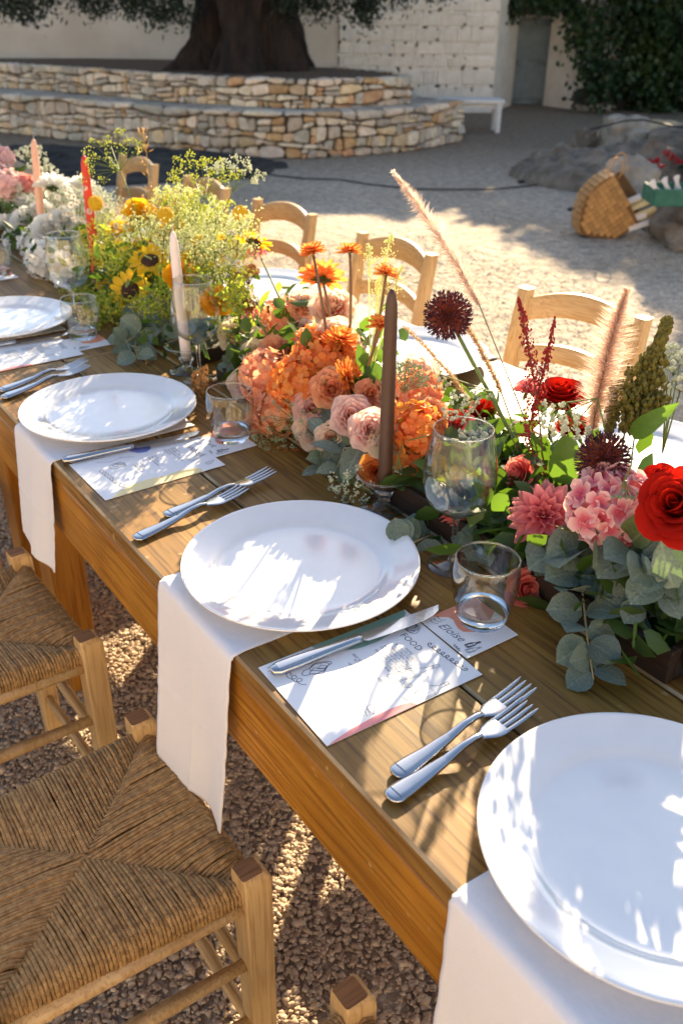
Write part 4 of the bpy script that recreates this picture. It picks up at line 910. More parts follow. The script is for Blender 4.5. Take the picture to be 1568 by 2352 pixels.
def menu(label, ox, oy, rz, title, kind):
    t = thing('menu_card', label, 'menu', (ox, oy, TZ+.0006), R(-90)+rz)          # local x = reading direction, local y = up the page
    m = MB(); m.box((.074, .105, .0003), (.074, .105, .0003)); m.build('sheet', 'paper', t, smooth=False)
    def patch(pts, mat):
        q = MB(); q.add([(x, y, .00075) for x, y in pts], [tuple(range(len(pts)))]); q.build('colour_patch', mat, t, smooth=False)
    ln = Pen(); W = .0008
    if kind == 0:
        patch([(0,.072),(.008,.074),(.0149,.0797),(.0225,.09),(.0283,.1027),(.0325,.1148),(.0341,.1248),(.0345,.145),(.0313,.1645),(.022,.189),(.006,.207),(0,.2085)], 'paper_green')
        patch([(.148,.0),(.148,.1165),(.1445,.1150),(.1412,.1108),(.1390,.10),(.1380,.0877),(.1380,.075),(.1388,.0596),(.1410,.035),(.145,.012)], 'paper_pink')
        put_text(textmesh(title, .0128), 'ink', t, .0385, .1735)
        put_text(textmesh(FOODTXT[0], .0050, align='CENTER', spacing=.9), 'ink_grey', t, .070, .1625)
        put_text(textmesh(FOODTXT[1], .0050, align='CENTER', spacing=.9), 'ink_grey', t, .068, .1085)
        put_text(textmesh(FOODTXT[2], .0050, align='CENTER', spacing=.9), 'ink_grey', t, .080, .080)
        put_text(textmesh('PANNACOTTA AL\nCIOCCOLATO E\nSALSA DI\nLIMONE', .0050, align='CENTER', spacing=.9), 'ink_grey', t, .112, .055)
        stroke(ln, squiggle((.070,.1925), (.133,.199), 8.5, .0030, 130), .0011)
        for q in bottle((.098,.1155), .064, .0078, R(80)): stroke(ln, q, W*.7)
        for q in bottle((.1385,.1250), .043, .0078, R(90)): stroke(ln, q, W*.7)
        for k in range(6): stroke(ln, ellipse((.034,.1945), .0015+.002*k, .0016+.0018*k, k, 22, .15, k), W*.8)
        stroke(ln, ellipse((.1165,.126), .005, .005, wob=.2), W*.7); stroke(ln, ellipse((.1165,.126), .002, .002), W*.7)
        for k in range(4): stroke(ln, ellipse((.039+.003*math.sin(k*2), .058+.004*math.cos(k*3)), .003+.0018*k, .005+.003*k, k*1.3, 24, .32, k*2), W)
        stroke(ln, [(.006,.008),(.008,.03),(.012,.05),(.010,.07)], W); stroke(ln, [(.012,.006),(.016,.03),(.020,.055),(.014,.072)], W); stroke(ln, squiggle((.028,.022), (.05,.03), 3, .004, 40), W)
        stroke(ln, [(.120,.064),(.134,.060),(.135,.068),(.122,.078),(.120,.064),(.135,.068)], W*.7); stroke(ln, [(.121,.068),(.134,.064)], W*.7)
        stroke(ln, [(.13,.11),(.146,.112)], W*.6)
    elif kind == 1:
        patch([(.0,.10),(.014,.104),(.026,.112),(.030,.125),(.022,.137),(0,.142)], 'paper_blue')
        patch([(.148,.010),(.148,.165),(.140,.172),(.130,.165),(.124,.14),(.126,.11),(.122,.085),(.124,.055),(.132,.03)], 'paper_yellow')
        put_text(textmesh(title, .0150), 'ink', t, .052, .188)
        put_text(textmesh('BIANCHI\nVERMENTINO\nFALANGHINA PUGLIA\nROSATO', .0056), 'ink_grey', t, .04, .168)
        put_text(textmesh('ROSSI\nPRIMITIVO\nNEGROAMARO', .0056), 'ink_grey', t, .05, .128)
        put_text(textmesh('DOLCI\nMOSCATO\nLIMONCELLO', .0056), 'ink_grey', t, .06, .096)
        for k in range(3): stroke(ln, ellipse((.045+.003*k, .070-.004*k), .004+.0025*k, .006+.003*k, k, 24, .32, k*2), W)
        for q in bottle((.098,.168), .036, .007, R(96)): stroke(ln, q, W*.7)
        for q in bottle((.128,.186), .018, .004, R(110)): stroke(ln, q, W*.7)
        stroke(ln, squiggle((.05,.034), (.10,.038), 6, .004, 80), W); stroke(ln, squiggle((.108,.036), (.125,.045), 2.5, .005, 40), W)
        stroke(ln, [(.004,.01),(.006,.05),(.010,.06)], W); stroke(ln, [(.02,.04),(.03,.06),(.024,.08),(.035,.1)], W*.8)
    else:
        patch([(.148,.0),(.148,.10),(.140,.095),(.137,.06),(.142,.02)], 'paper_pink')
        put_text(textmesh(title, .0150), 'ink', t, .05, .186)
        put_text(textmesh(FOODTXT[0], .0054), 'ink_grey', t, .036, .165); put_text(textmesh(FOODTXT[1], .0054), 'ink_grey', t, .036, .095)
        stroke(ln, squiggle((.03,.03), (.11,.035), 6, .004, 80), W)
        for q in bottle((.110,.10), .06, .008, R(88)): stroke(ln, q, W*.7)
    draw(ln, t)
    return t
def place_card(label, ox, oy, rz, name, kind):
    t = thing('place_card', label, 'place card', (ox, oy, TZ+.0005), R(-90)+rz)
    m = MB(); m.box((.044, .041, .0003), (.044, .041, .0003)); m.build('sheet', 'paper', t, smooth=False)
    q = MB(); q.add([(x, y, .00075) for x, y in ((0,.018),(.006,.0225),(.014,.034),(.022,.0355),(.029,.032),(.038,.029),(.047,.030),(.056,.043),(.058,.062),(.046,.0818),(0,.0818))], [tuple(range(11))]); q.build('colour_patch', 'paper_coral', t, smooth=False)
    if name: put_text(textmesh(name, .0170, shear=.35), 'ink_grey', t, .020, .011, R(4))
    ln = Pen()
    for k in range(3): stroke(ln, squiggle((.004,.010+.006*k), (.016,.014+.006*k), 1.2, .0018, 16), .0007)
    stroke(ln, squiggle((.060,.004), (.072,.003), 3, .0016, 30), .0008)
    for b_ in bottle((.070,.014), .020, .0030, R(80)): stroke(ln, b_, .0016)
    for b_ in bottle((.078,.008), .020, .0034, R(80)): stroke(ln, b_, .0007)
    draw(ln, t); return t
def plate(label, x, y): return tag(ob('dinner_plate', PLATE, None, (x, y, TZ+.0032), (0, 0, random.uniform(0, 6))), label, 'plate', 'white dinner plates')
def fork(label, x, y, rz, dz=0.0, roll=0.0): return tag(ob('fork', FORK, None, (x, y, TZ+.0006+dz), (roll, 0, rz)), label, 'fork', 'steel forks')
def knife(label, x, y, rz, dz=.0006):
    t = thing('knife', label, 'knife', (x, y, TZ+dz), rz, 'steel table knives'); ob('handle', KH, t); ob('blade', KB, t); return t
def tumbler(label, x, y, dz=.0002): return tag(ob('tumbler', TUMB, None, (x, y, TZ+dz)), label, 'glass', 'water tumblers')
def wine(label, x, y): return tag(ob('wine_glass', WINE, None, (x, y, TZ+.0004)), label, 'glass', 'wine glasses')
# seat by the FOOD menu
napkin('white linen napkin hanging beneath the central plate', .036, .232, .292, 1.0)
plate('white dinner plate in the middle of the photo beside the FOOD menu', .1576, .1376)
fork('fork left of the central plate, farther from it', .071, .376, R(6)); fork('fork left of the central plate, partly under its rim', .007, .340, R(9))
menu('white menu card headed FOOD with bottle drawings', .011, .002, R(-2.0), 'FOOD', 0)
knife('table knife lying across the FOOD menu', .016, -.018, R(-4.5), .0016)
place_card('white place card reading Eloise beneath a tumbler', .222, -.034, R(-1), 'Eloise', 1)
tumbler('empty tumbler standing on the Eloise place card', .286, -.076, .0018); wine('large empty wine glass beside the brown candle', .340, .040)
# seat by the WINES menu
napkin('white linen napkin hanging beneath the plate beside the WINES menu', .650, .836, .215, 2.2)
plate('white dinner plate beside the WINES menu', .1497, .7705)
fork('fork left of the WINES menu plate, farther from it', .016, 1.0, R(13)); fork('fork left of the WINES menu plate, tucked under its rim', .010, .962, R(15))
menu('white menu card headed WINES with a yellow patch', .017, .624, R(1.0), 'WINES', 1)
knife('table knife lying along the WINES menu', .010, .634, R(-8), .0016)
place_card('white place card beneath a tumbler next to the orange flowers', .228, .602, R(1), 'Tark', 0)
tumbler('empty tumbler on the place card next to the orange flowers', .288, .562, .0018); wine('empty wine glass in front of the yellow flowers and pink candle', .372, .845)
# nearest seat
napkin('white linen napkin at the bottom edge beneath the nearest plate', -.56, -.352, .36, 3.1, skew=-.01)
plate('nearest white dinner plate cut by the right edge', .1708, -.4233)
fork('nearest fork pair, the one farther from the plate', .035, -.219, R(4)); fork('nearest fork pair, the one touching the plate', .012, -.240, R(3))
# far left seat
plate('white dinner plate at the far left edge', .150, 1.405)
menu('partly sunlit menu card at the left edge', .02, 1.262, R(1), 'FOOD', 2); knife('table knife on the sunlit menu at the left edge', .012, 1.268, R(-5), .0016)
place_card('small place card under the tumbler at the far left', .226, 1.232, R(1), '', 0)
tumbler('tumbler before the solidago at the far left', .272, 1.222, .0018); wine('wine glass in front of the white hydrangea', .300, 1.345)
napkin('napkin under the plate at the far left edge', 1.30, 1.49, .2, .4)
fork('fork at the left edge beside the farther plate', .02, 1.64, R(8))
plate('white plate beyond the left edge glass', .150, 2.03); tumbler('tumbler cut by the left edge before the white flowers', .275, 1.86); place_card('place card under the tumbler cut by the left edge', .228, 1.89, R(1), '', 0)
# across the table
plate('shaded white plate across the table behind the red rose', .80, .09); plate('sunlit white plate across the table behind the dark allium', .80, .69); plate('sunlit plate across the table behind the orange dahlias', .80, 1.30)
plate('sunlit white plate across the table behind the yellow flowers', .80, 1.92)
napkin('napkin hanging across the table behind the dark allium', .60, .79, .2, .9, side=-1); napkin('crumpled napkin across the table behind the brown umbel', 1.20, 1.40, .2, 1.9, side=-1); napkin('napkin across the table at the right edge', .0, .18, .2, 2.9, side=-1)
tumbler('tumbler across the table beside the red astilbe', .70, .315); tumbler('tumbler across the table behind the orange dahlia', .68, .97)
# ------------------------------------------------------------------ candles and holders
def holder_mesh():
    m = MB(); pr = [(0,0),(.036,0),(.0372,.0016),(.036,.0032),(.022,.0052),(.0125,.009),(.010,.014),(.0130,.019),(.0165,.0235),(.0172,.027),(.0155,.031),(.0120,.034),(.0125,.0365),(.024,.039),(.036,.0455),(.0412,.0525),(.0422,.0555),(.0412,.0562),(.0396,.0545),(.034,.0485),(.024,.0430),(.0150,.0412),(.0142,.0400),(.0130,.030),(0,.029)]
    m.lathe(pr[:18], 44, 1); m.lathe(pr[17:], 44, 2); m.tube([(.0417*math.cos(a), .0417*math.sin(a), .0558) for a in np.linspace(0, 2*math.pi, 45)], .0016, 8, False); m.lathe([(0, .010), (.0085, .011), (.0082, .016), (.0125, .0225), (.0142, .027), (.012, .031), (0, .0325)], 24); return m.mesh('candle_holder', ['glass', 'thin_glass', 'thin_glass_in'], True, 70)
HOLD = holder_mesh()
def candle(label, hlabel, x, y, top, r_, mat, tilt=(0, 0), z0=.030):
    tag(ob('candle_holder', HOLD, None, (x, y, TZ+.0003)), hlabel, 'candle holder', 'glass candle holders')
    t = thing('taper_candle', label, 'candle', (x, y, TZ+z0)); t.rotation_euler = (tilt[0], tilt[1], 0); L = top-z0
    m = MB(); m.lathe([(0,0),(r_*.98,0),(r_,.004),(r_*.985,L*.25),(r_*.93,L*.55),(r_*.84,L*.86),(r_*.74,L-.020),(r_*.52,L-.008),(r_*.26,L-.0012),(0,L)], 20); m.build('wax', mat, t)
    m = MB(); m.tube([(0,0,L-.002),(.001,0,L+.005),(.002,.001,L+.009)], .0009, 5); m.build('wick', 'wick', t)
candle('brown taper candle rising from a glass dish', 'glass dish holder under the brown candle', .362, .222, .335, .0108, 'wax_brown')
candle('pale pink taper candle in front of the yellow flowers', 'glass holder under the pale pink candle', .373, .905, .285, .0108, 'wax_pink', (R(1), R(-2)))
candle('scarlet taper candle among the white and yellow flowers', 'glass holder under the scarlet candle', .44, 1.55, .34, .0120, 'wax_red', (R(3), 0))
candle('peach taper candle leaning at the upper left', 'glass holder under the peach candle', .46, 2.02, .325, .0120, 'wax_peach', (R(4), R(2)))
m = MB(); m.lathe([(0,0),(.028,0),(.031,.004),(.033,.05),(.035,.075),(.0335,.0755),(.0315,.05),(.0295,.012),(0,.010)], 36)
m.v = [(x*(1+.035*math.cos(12*math.atan2(y, x))), y*(1+.035*math.cos(12*math.atan2(y, x))), z) for x, y, z in m.v]
tag(m.build('votive_glass', 'glass', None, auto=70, loc=(.415, -.315, TZ)), 'ribbed glass votive cut by the right edge', 'glass')

# ------------------------------------------------------------------ flower materials
T = .48
pmat('pet_red', (.40,.004,.003), (.34,.003,.003), scale=25, radial=(.45,1.25,(.62,.016,.006)), rough=.65, trans=.3, spec=.15, bump=.0006, bscale=160)
pmat('pet_coral', (.72,.07,.06), (.80,.13,.10), scale=40, radial=(.5,1.25,(.92,.30,.24)), rough=.55, trans=T)
pmat('pet_orange', (.92,.29,.05), (.94,.42,.12), scale=40, rough=.5, trans=T, rnd=.1, hrnd=.012)
pmat('pet_salmon', (.93,.42,.20), (.95,.54,.32), scale=40, rough=.5, trans=T, rnd=.1, hrnd=.012)
pmat('pet_pink', (.90,.40,.35), (.92,.47,.41), scale=40, radial=(.55,1.2,(.97,.73,.64)), rough=.5, trans=T, rnd=.07)
pmat('pet_rose_pink', (.72,.09,.13), (.80,.16,.19), scale=60, radial=(.3,1.0,(.92,.40,.40)), rough=.5, trans=T, rnd=.1)
pmat('pet_hyd_pink', (.74,.13,.20), rough=.5, trans=.35, radial=(.006,.0155,(.92,.62,.58)), rnd=.08)
pmat('pet_peach', (.90,.46,.27), (.92,.54,.34), scale=40, radial=(.55,1.2,(.95,.78,.62)), rough=.5, trans=T, rnd=.06)
pmat('pet_cream', (.90,.78,.56), (.92,.84,.68), scale=40, rough=.5, trans=T)
pmat('pet_yellow', (.94,.60,.01), (.95,.70,.03), scale=40, rough=.5, trans=.5, rnd=.08)
pmat('pet_amber', (.92,.42,.005), (.95,.52,.02), scale=40, rough=.5, trans=T)
pmat('pet_white', (.90,.88,.82), (.93,.92,.88), scale=40, rough=.5, trans=.42, rnd=.05)
pmat('disc_dark', (.035,.012,.008), (.07,.025,.012), scale=300, rough=.8, bump=.002, bscale=600)
pmat('disc_yellow', (.80,.48,.01), (.88,.58,.03), scale=300, rough=.7, bump=.001, bscale=600, trans=.2)
pmat('cone_red', (.16,.035,.012), (.30,.08,.02), scale=400, rough=.7, bump=.002, bscale=500)
pmat('allium', (.05,.010,.020), (.13,.035,.05), scale=200, rough=.6, trans=.15)
pmat('allium_in', (.40,.10,.06), rough=.6, trans=.3)
pmat('leaf_green', (.025,.055,.012), (.055,.10,.022), scale=12, rough=.5, trans=.3, tcol=(.16,.30,.02))
pmat('leaf_mid', (.045,.095,.018), (.08,.145,.03), scale=30, rough=.45, trans=.4, tcol=(.18,.34,.03), rnd=.15)
pmat('leaf_lime', (.15,.22,.025), (.26,.33,.05), scale=20, rough=.5, trans=.5, tcol=(.50,.60,.06))
pmat('leaf_olive_green', (.10,.13,.045), (.15,.18,.07), scale=20, rough=.5, trans=.3, vein=(.26,.28,.12))
pmat('leaf_euc', (.120,.165,.135), (.185,.235,.190), scale=18, rough=.6, trans=.16, tcol=(.25,.42,.10), rnd=.22, hrnd=.02, sheen=.15, vein=(.24,.30,.24), bump=.0025, bscale=9)
pmat('leaf_euc_green', (.12,.22,.14), (.18,.30,.19), scale=18, rough=.55, trans=.3, tcol=(.30,.50,.08), rnd=.16, vein=(.28,.40,.26), bump=.0025, bscale=9)
pmat('stem_green', (.13,.20,.045), (.18,.26,.07), scale=30, rough=.5, trans=.15)
pmat('stem_brown', (.16,.075,.035), (.26,.15,.06), scale=30, rough=.6)
pmat('stem_pale', (.34,.30,.16), rough=.6)
pmat('fox', (.82,.62,.50), (.90,.76,.64), scale=40, rough=.6, trans=.6)
pmat('fox_gold', (.58,.36,.18), (.72,.50,.28), scale=40, rough=.6, trans=.5)
pmat('oat', (.62,.40,.14), (.74,.52,.22), scale=40, rough=.5, trans=.4)
pmat('amaranth', (.10,.095,.015), (.20,.17,.025), scale=120, rough=.7, trans=.2)
pmat('astilbe', (.34,.012,.018), (.46,.03,.03), scale=90, rough=.6, trans=.25)
pmat('yarrow', (.42,.19,.05), (.55,.28,.08), scale=90, rough=.8)
pmat('craspedia', (.82,.50,.01), (.90,.60,.03), scale=200, rough=.7, trans=.1)
pmat('dill', (.60,.66,.06), (.80,.80,.14), scale=90, rough=.6, trans=.55)
pmat('lace', (.62,.66,.50), (.80,.82,.70), scale=90, rough=.6, trans=.45)
pmat('lace_green', (.30,.40,.22), (.46,.54,.36), scale=90, rough=.6, trans=.4)
pmat('fluff', (.84,.86,.42), (.94,.95,.66), scale=60, rough=.6, trans=.5)
pmat('solidago', (.60,.52,.03), (.76,.66,.06), scale=60, rough=.6, trans=.35)

# ------------------------------------------------------------------ flower builders
UP = Vector((0, 0, 1))
CAMDIR = lambda p: (CAM-Vector(p)).normalized()
class Arr:                                       # one arrangement: all points given in world space
    def __init__(s, label, cat, yc): s.o = Vector((.5, yc, TZ)); s.root = thing('flower_arrangement', label, cat, s.o, group='flower arrangements along the table'); s.k = 0
    def part(s, name, me, p, rot, sc_=1.0): return ob(name, me, s.root, mw=mw(Vector(p)-s.o, rot, sc_))
    def mesh(s, name, m, mat, smooth=True):      # m in world coordinates
        return ob(name, m.mesh(name, mat, smooth), s.root, mw=Matrix.Translation(-s.o))
    def stem(s, fl, pts, r0, r1, mat='stem_green'):
        m = MB(); n = len(pts); m.tube(pts, [r0+(r1-r0)*i/(n-1) for i in range(n)], 6)
        o = ob('stem', m.mesh('stem', mat), fl); o.matrix_parent_inverse = fl.matrix_basis.inverted() @ Matrix.Translation(-s.o); return o
def bez(a, b, c, n=8): a, b, c = Vector(a), Vector(b), Vector(c); return [a*(1-t)**2+b*2*t*(1-t)+c*t*t for t in np.linspace(0, 1, n+1)]
def petal(W, curl=.15, cup=.25, point=.5, nu=5, nv=2, wave=0.0, ph=0.0):
    m = MB()
    def fn(u, v):
        v = 2*v-1; w = W*(u**.7)*((1-u)**point)*(1/((.58**.7)*(.42**point)))*(1-.15*u) if u < 1 else W*.10
        w = max(w, W*.12)
        return (u, v*w, curl*u*u+cup*v*v*W*(1-.4*u)+wave*math.sin(u*7+v*3+ph)*u)
    m.grid(fn, nu, nv); return m
PM = {}
def pm(key, mat, **kw):
    k = (key, mat)
    if k not in PM: PM[k] = petal(**kw).mesh('petal', mat)
    return PM[k]
def scatter_petals(fl, mats, joined, name='petal', m=None):
    pass
def layered(r, layers, rng):
    """matrices for rings of petals: (count, length factor, start radius, tilt degrees, height)"""
    out = []
    for k, (n, L, r0, tilt, z) in enumerate(layers):
        off = rng.uniform(0, 6.28)
        for i in range(n):
            a = off+2*math.pi*(i+rng.uniform(-.16, .16))/n
            out.append(Matrix.Rotation(a, 4, 'Z') @ Matrix.Translation((r0*r, 0, z*r)) @ Matrix.Rotation(-R(tilt+rng.uniform(-7, 7)), 4, 'Y') @ Matrix.Rotation(rng.uniform(-.15, .15), 4, 'X') @ Matrix.Diagonal((L*r*rng.uniform(.9, 1.08),)*3+(1,)))
    return out
def compose(A, name, p, facing, core, coremat, mats4, pmesh, split, spin=0.0):
    """a flower part: its core mesh plus petals, either as objects or joined into the core"""
    rot = frame(facing, spin=spin)
    if split:
        fl = A.part(name, core.mesh(name, coremat), p, rot)
        for M in mats4: ob('petal', pmesh, fl, mw=M)
    else:
        vs = [tuple(v.co) for v in pmesh.vertices]; fs = [tuple(f.vertices) for f in pmesh.polygons]; src = MB(); src.add(vs, fs)
        for M in mats4: core.merge(src, M, 1)
        fl = A.part(name, core.mesh(name, [coremat, pmesh.materials[0]]), p, rot)
    return fl
def dahlia(A, p, facing, r, mat, split=True, dense=1.0, name='dahlia', seed=0, shape='point', core='pet_core', back=True):
    rng = random.Random(seed+int(p[1]*1000)); c = MB(); c.octa((0, 0, .05*r), .16*r)
    if back: c.merge(leaf_ring(.5*r, 7, -.06*r), None, 1)
    n = lambda k: max(5, int(k*dense))
    lay = [(n(13), 1.0, .04, -12, .0), (n(13), .95, .04, 6, .04), (n(12), .86, .04, 24, .07), (n(10), .72, .03, 42, .10), (n(8), .55, .02, 60, .12), (n(6), .38, .01, 76, .13)]
    pk = dict(point=dict(W=.20, curl=.10, cup=.9, point=.55), round=dict(W=.27, curl=.16, cup=.6, point=.3), spiky=dict(W=.15, curl=-.06, cup=1.2, point=.7))[shape]
    rot = frame(facing)
    if split:
        fl = A.part(name, c.mesh(name, [mat, 'leaf_green']), p, rot)
        for M in layered(r, lay, rng): ob('petal', pm(shape, mat, **pk), fl, mw=M)
        return fl
    return compose(A, name, p, facing, c, mat, layered(r, lay, rng), pm(shape, mat, **pk), False)
def leaf_ring(r, n, z):
    m = MB(); src = petal(.3, .2, .2, .5, 3, 2)
    for i in range(n): m.merge(src, Matrix.Rotation(2*math.pi*i/n, 4, 'Z') @ Matrix.Translation((0, 0, z)) @ Matrix.Rotation(R(12), 4, 'Y') @ Matrix.Diagonal((r, r, r, 1)))
    return m
def cup_petal(ang, ruffle=0.0, roll=.25, nu=6, nv=8, seed=0):
    m = MB()
    def fn(u, v):
        a = (2*v-1); h = u*(1-.30*abs(a)**2.5); th = a*ang
        rho = .22+.62*h**.55+roll*max(0, h-.6)**1.6*2.2+ruffle*h*math.sin(v*17+seed)*.6
        return (rho*math.cos(th), rho*math.sin(th), 1.0*h**1.15-.35*roll*max(0, h-.72)*3+ruffle*h*math.cos(v*21+seed)*.8)
    m.grid(fn, nu, nv); return m
def rose(A, p, facing, r, mat, split=True, ruffle=0.0, name='rose', seed=0, open_=1.0, roll=.3):
    rng = random.Random(seed); c = MB()
    c.lathe([(0,-.25*r),(.12*r,-.2*r),(.28*r,0),(.22*r,.25*r),(0,.3*r)], 10)
    for i in range(5): c.merge(petal(.2, -.3, .3, .6, 3, 2), Matrix.Rotation(i*1.257, 4, 'Z') @ Matrix.Translation((.05*r, 0, -.1*r)) @ Matrix.Rotation(R(18), 4, 'Y') @ Matrix.Diagonal((.9*r,)*3+(1,)), 1)
    key = ('cup', mat, ruffle, roll)
    if key not in PM: PM[key] = cup_petal(R(64), ruffle, roll).mesh('petal', mat); PM[key+(1,)] = cup_petal(R(100), ruffle*.7, roll*.3).mesh('petal', mat)
    Ms = []
    for (n, s_, h, tilt, me) in ((5, 1.0, .78, 22*open_, key), (5, .86, .84, 12*open_, key), (5, .70, .88, 5, key), (4, .54, .92, 0, key), (4, .40, .94, -4, key+(1,)), (3, .27, .95, -6, key+(1,)), (2, .15, .93, -4, key+(1,))):
        o_ = rng.uniform(0, 6.28)
        for i in range(n):
            Ms.append((me, Matrix.Rotation(o_+2*math.pi*(i+rng.uniform(-.1, .1))/n, 4, 'Z') @ Matrix.Rotation(R(tilt+rng.uniform(-4, 4)), 4, 'Y') @ Matrix.Diagonal((s_*r, s_*r, h*r*rng.uniform(.92, 1.05), 1))))
    rot = frame(facing)
    if split:
        fl = A.part(name, c.mesh(name, [mat, 'leaf_green']), p, rot)
        for k, M in Ms: ob('petal', PM[k], fl, mw=M)
        return fl
    for k, M in Ms:
        src = MB(); me = PM[k]; src.add([tuple(v.co) for v in me.vertices], [tuple(f.vertices) for f in me.polygons]); c.merge(src, M)
    return A.part(name, c.mesh(name, [mat, 'leaf_green']), p, rot)
def floret_mb(s_, seed, flat=.2):
    m = MB(); rng = random.Random(seed)
    for i in range(4):
        src = petal(.50, rng.uniform(-.12, .22), .25, .28, 4, 2)
        m.merge(src, Matrix.Rotation(i*math.pi/2+rng.uniform(-.15, .15), 4, 'Z') @ Matrix.Translation((.08*s_, 0, 0)) @ Matrix.Rotation(R(-flat*60+rng.uniform(-12, 12)), 4, 'Y') @ Matrix.Diagonal((s_,)*3+(1,)))
    m.octa((0, 0, .002), .0016); return m
FL = {}
def hydrangea(A, p, facing, r, mat, fs=.016, n=60, split=True, seed=0, squash=.85):
    rng = random.Random(seed); rot = frame(facing); c = MB(); c.lathe([(0,-.6*r*squash),(.5*r,-.4*r*squash),(.78*r,0),(.55*r,.5*r*squash),(0,.76*r*squash)], 14)
    if mat not in FL: FL[mat] = [floret_mb(.0165, k).mesh('floret', mat) for k in range(4)]
    fl = A.part('hydrangea', c.mesh('hydrangea', [mat]), p, rot); joined = MB()
    for i in range(n):
        z = 1-1.62*(i+.5)/n; a = i*2.39996+rng.uniform(-.2, .2); q = math.sqrt(max(0, 1-z*z)); d = Vector((q*math.cos(a), q*math.sin(a), z*squash))
        M = mw(d*r*rng.uniform(.88, 1.04), frame((d+Vector((rng.gauss(0,.22), rng.gauss(0,.22), rng.gauss(0,.22)))).normalized(), spin=rng.uniform(0, 6)), fs/.0165*rng.uniform(.85, 1.15))
        me = FL[mat][rng.randrange(4)]
        if split: ob('floret', me, fl, mw=M)
        else:
            src = MB(); src.add([tuple(v.co) for v in me.vertices], [tuple(f.vertices) for f in me.polygons]); joined.merge(src, M)
    if not split: o = ob('floret_cluster', joined.mesh('floret_cluster', mat), fl); o['kind'] = 'stuff'
    return fl
def allium(A, p, r, stem_pts, seed=0, facing=(0, 0, 1)):
    rng = random.Random(seed); m = MB(); N = 430
    m.octa((0, 0, 0), r*.18, 1)
    for i in range(N):
        z = 1-2*(i+.5)/N; a = i*2.39996; q = math.sqrt(1-z*z); d = Vector((q*math.cos(a)+rng.gauss(0,.06), q*math.sin(a)+rng.gauss(0,.06), z+rng.gauss(0,.06))).normalized()
        L = r*rng.uniform(.70, .96); e = d*L; m.tube([d*r*.1, e], [.0005, .0008], 3, False, 1)
        t_ = d*r*.10; o1 = d.orthogonal().normalized(); o2 = d.cross(o1)
        for k in range(3):
            an = k*2.094+rng.random(); sd = (o1*math.cos(an)+o2*math.sin(an)); m.add([e-d*.001, e+d*r*.06+sd*r*.055, e+d*r*.16+sd*r*.06, e+d*r*.05-sd*.0006], [(0,1,2,3)])
        m.octa(e+d*r*.02, r*.047)
    fl = A.part('allium', m.mesh('allium', ['allium', 'allium_in'], False), p, frame(facing)); A.stem(fl, stem_pts, .0030, .0026); return fl
def bristle_plume(A, name, pts, rad, n, L, mat, core='stem_pale', seed=0, taper=True, w=.00055, stem=None, fwd=.75):
    rg = np.random.default_rng(seed); P = np.array([tuple(q) for q in pts]); k = len(P)-1
    t = rg.random(n)*k; i = np.minimum(t.astype(int), k-1); f = (t-i)[:, None]; C = P[i]*(1-f)+P[i+1]*f; tg = P[i+1]-P[i]; tg /= np.linalg.norm(tg, axis=1)[:, None]
    d = rg.normal(size=(n, 3)); d -= tg*(d*tg).sum(1)[:, None]; d /= np.linalg.norm(d, axis=1)[:, None]
    u = t/k; env = np.sin(np.clip(u*1.02+.06, 0, 1)*np.pi)**.45 if taper else np.ones(n)
    dr = d+tg*fwd*rg.uniform(.6, 1.4, n)[:, None]; dr /= np.linalg.norm(dr, axis=1)[:, None]; LL = (L*env*rg.uniform(.25, 1.2, n))[:, None]
    s_ = np.cross(dr, rg.normal(size=(n, 3))); s_ /= np.linalg.norm(s_, axis=1)[:, None]
    b0 = C+d*rad*.4; V = np.stack([b0-s_*w, b0+s_*w, b0+dr*LL+s_*w*.15], 1)
    # seeds near the axis
    m2 = n//2; sb = C[:m2]+d[:m2]*rad*.7; sw = .0011; V2 = np.stack([sb-s_[:m2]*sw, sb+s_[:m2]*sw, sb+dr[:m2]*.006], 1)
    V = np.concatenate([V, V2]); Fq = np.arange(len(V)*3).reshape(-1, 3)
    fl = ob(name, np_mesh(name, V.reshape(-1, 3), Fq, mat), A.root, mw=Matrix.Translation(-A.o))
    m = MB(); m.tube(list(stem or [])+[Vector(q) for q in pts], .0011, 5); o = ob('stem', m.mesh('stem', core), fl); return fl
def umbel(A, name, base, c, facing, r, rays, dots, ds, mat, seed=0, cone=1.1, stemmat='stem_green', sw=.0011, curve=.5, bend=0.0):
    """c: where the rays start; each ray ends in a little cluster"""
    rng = random.Random(seed); m = MB(); F_ = frame(facing); c = Vector(c)
    for i in range(rays):
        q = math.sqrt((i+.5)/rays)*cone; a = i*2.39996; d = F_ @ Vector((math.sin(q)*math.cos(a), math.sin(q)*math.sin(a), math.cos(q))); e = c+d*r*rng.uniform(.85, 1.1)+Vector((0, 0, -bend*r*q))
        m.tube([c, (c+e)/2+(F_ @ UP)*r*.06*curve, e], sw*.38, 3, False, 1)
        for k in range(dots):
            s_ = Vector((rng.gauss(0,1), rng.gauss(0,1), rng.gauss(0,1))).normalized(); s_ = (s_+d*.6).normalized()*r*.16*rng.uniform(.5, 1.1); m.octa(e+s_, ds*rng.uniform(.7, 1.3))
            if k % 2 == 0: m.tube([e, e+s_], sw*.2, 3, False, 1)
    fl = A.mesh(name, m, [mat, stemmat], False)
    if base is not None:
        o = MB(); o.tube([Vector(q) for q in base]+[c], sw, 5); st = ob('stem', o.mesh('stem', stemmat), fl)
    return fl
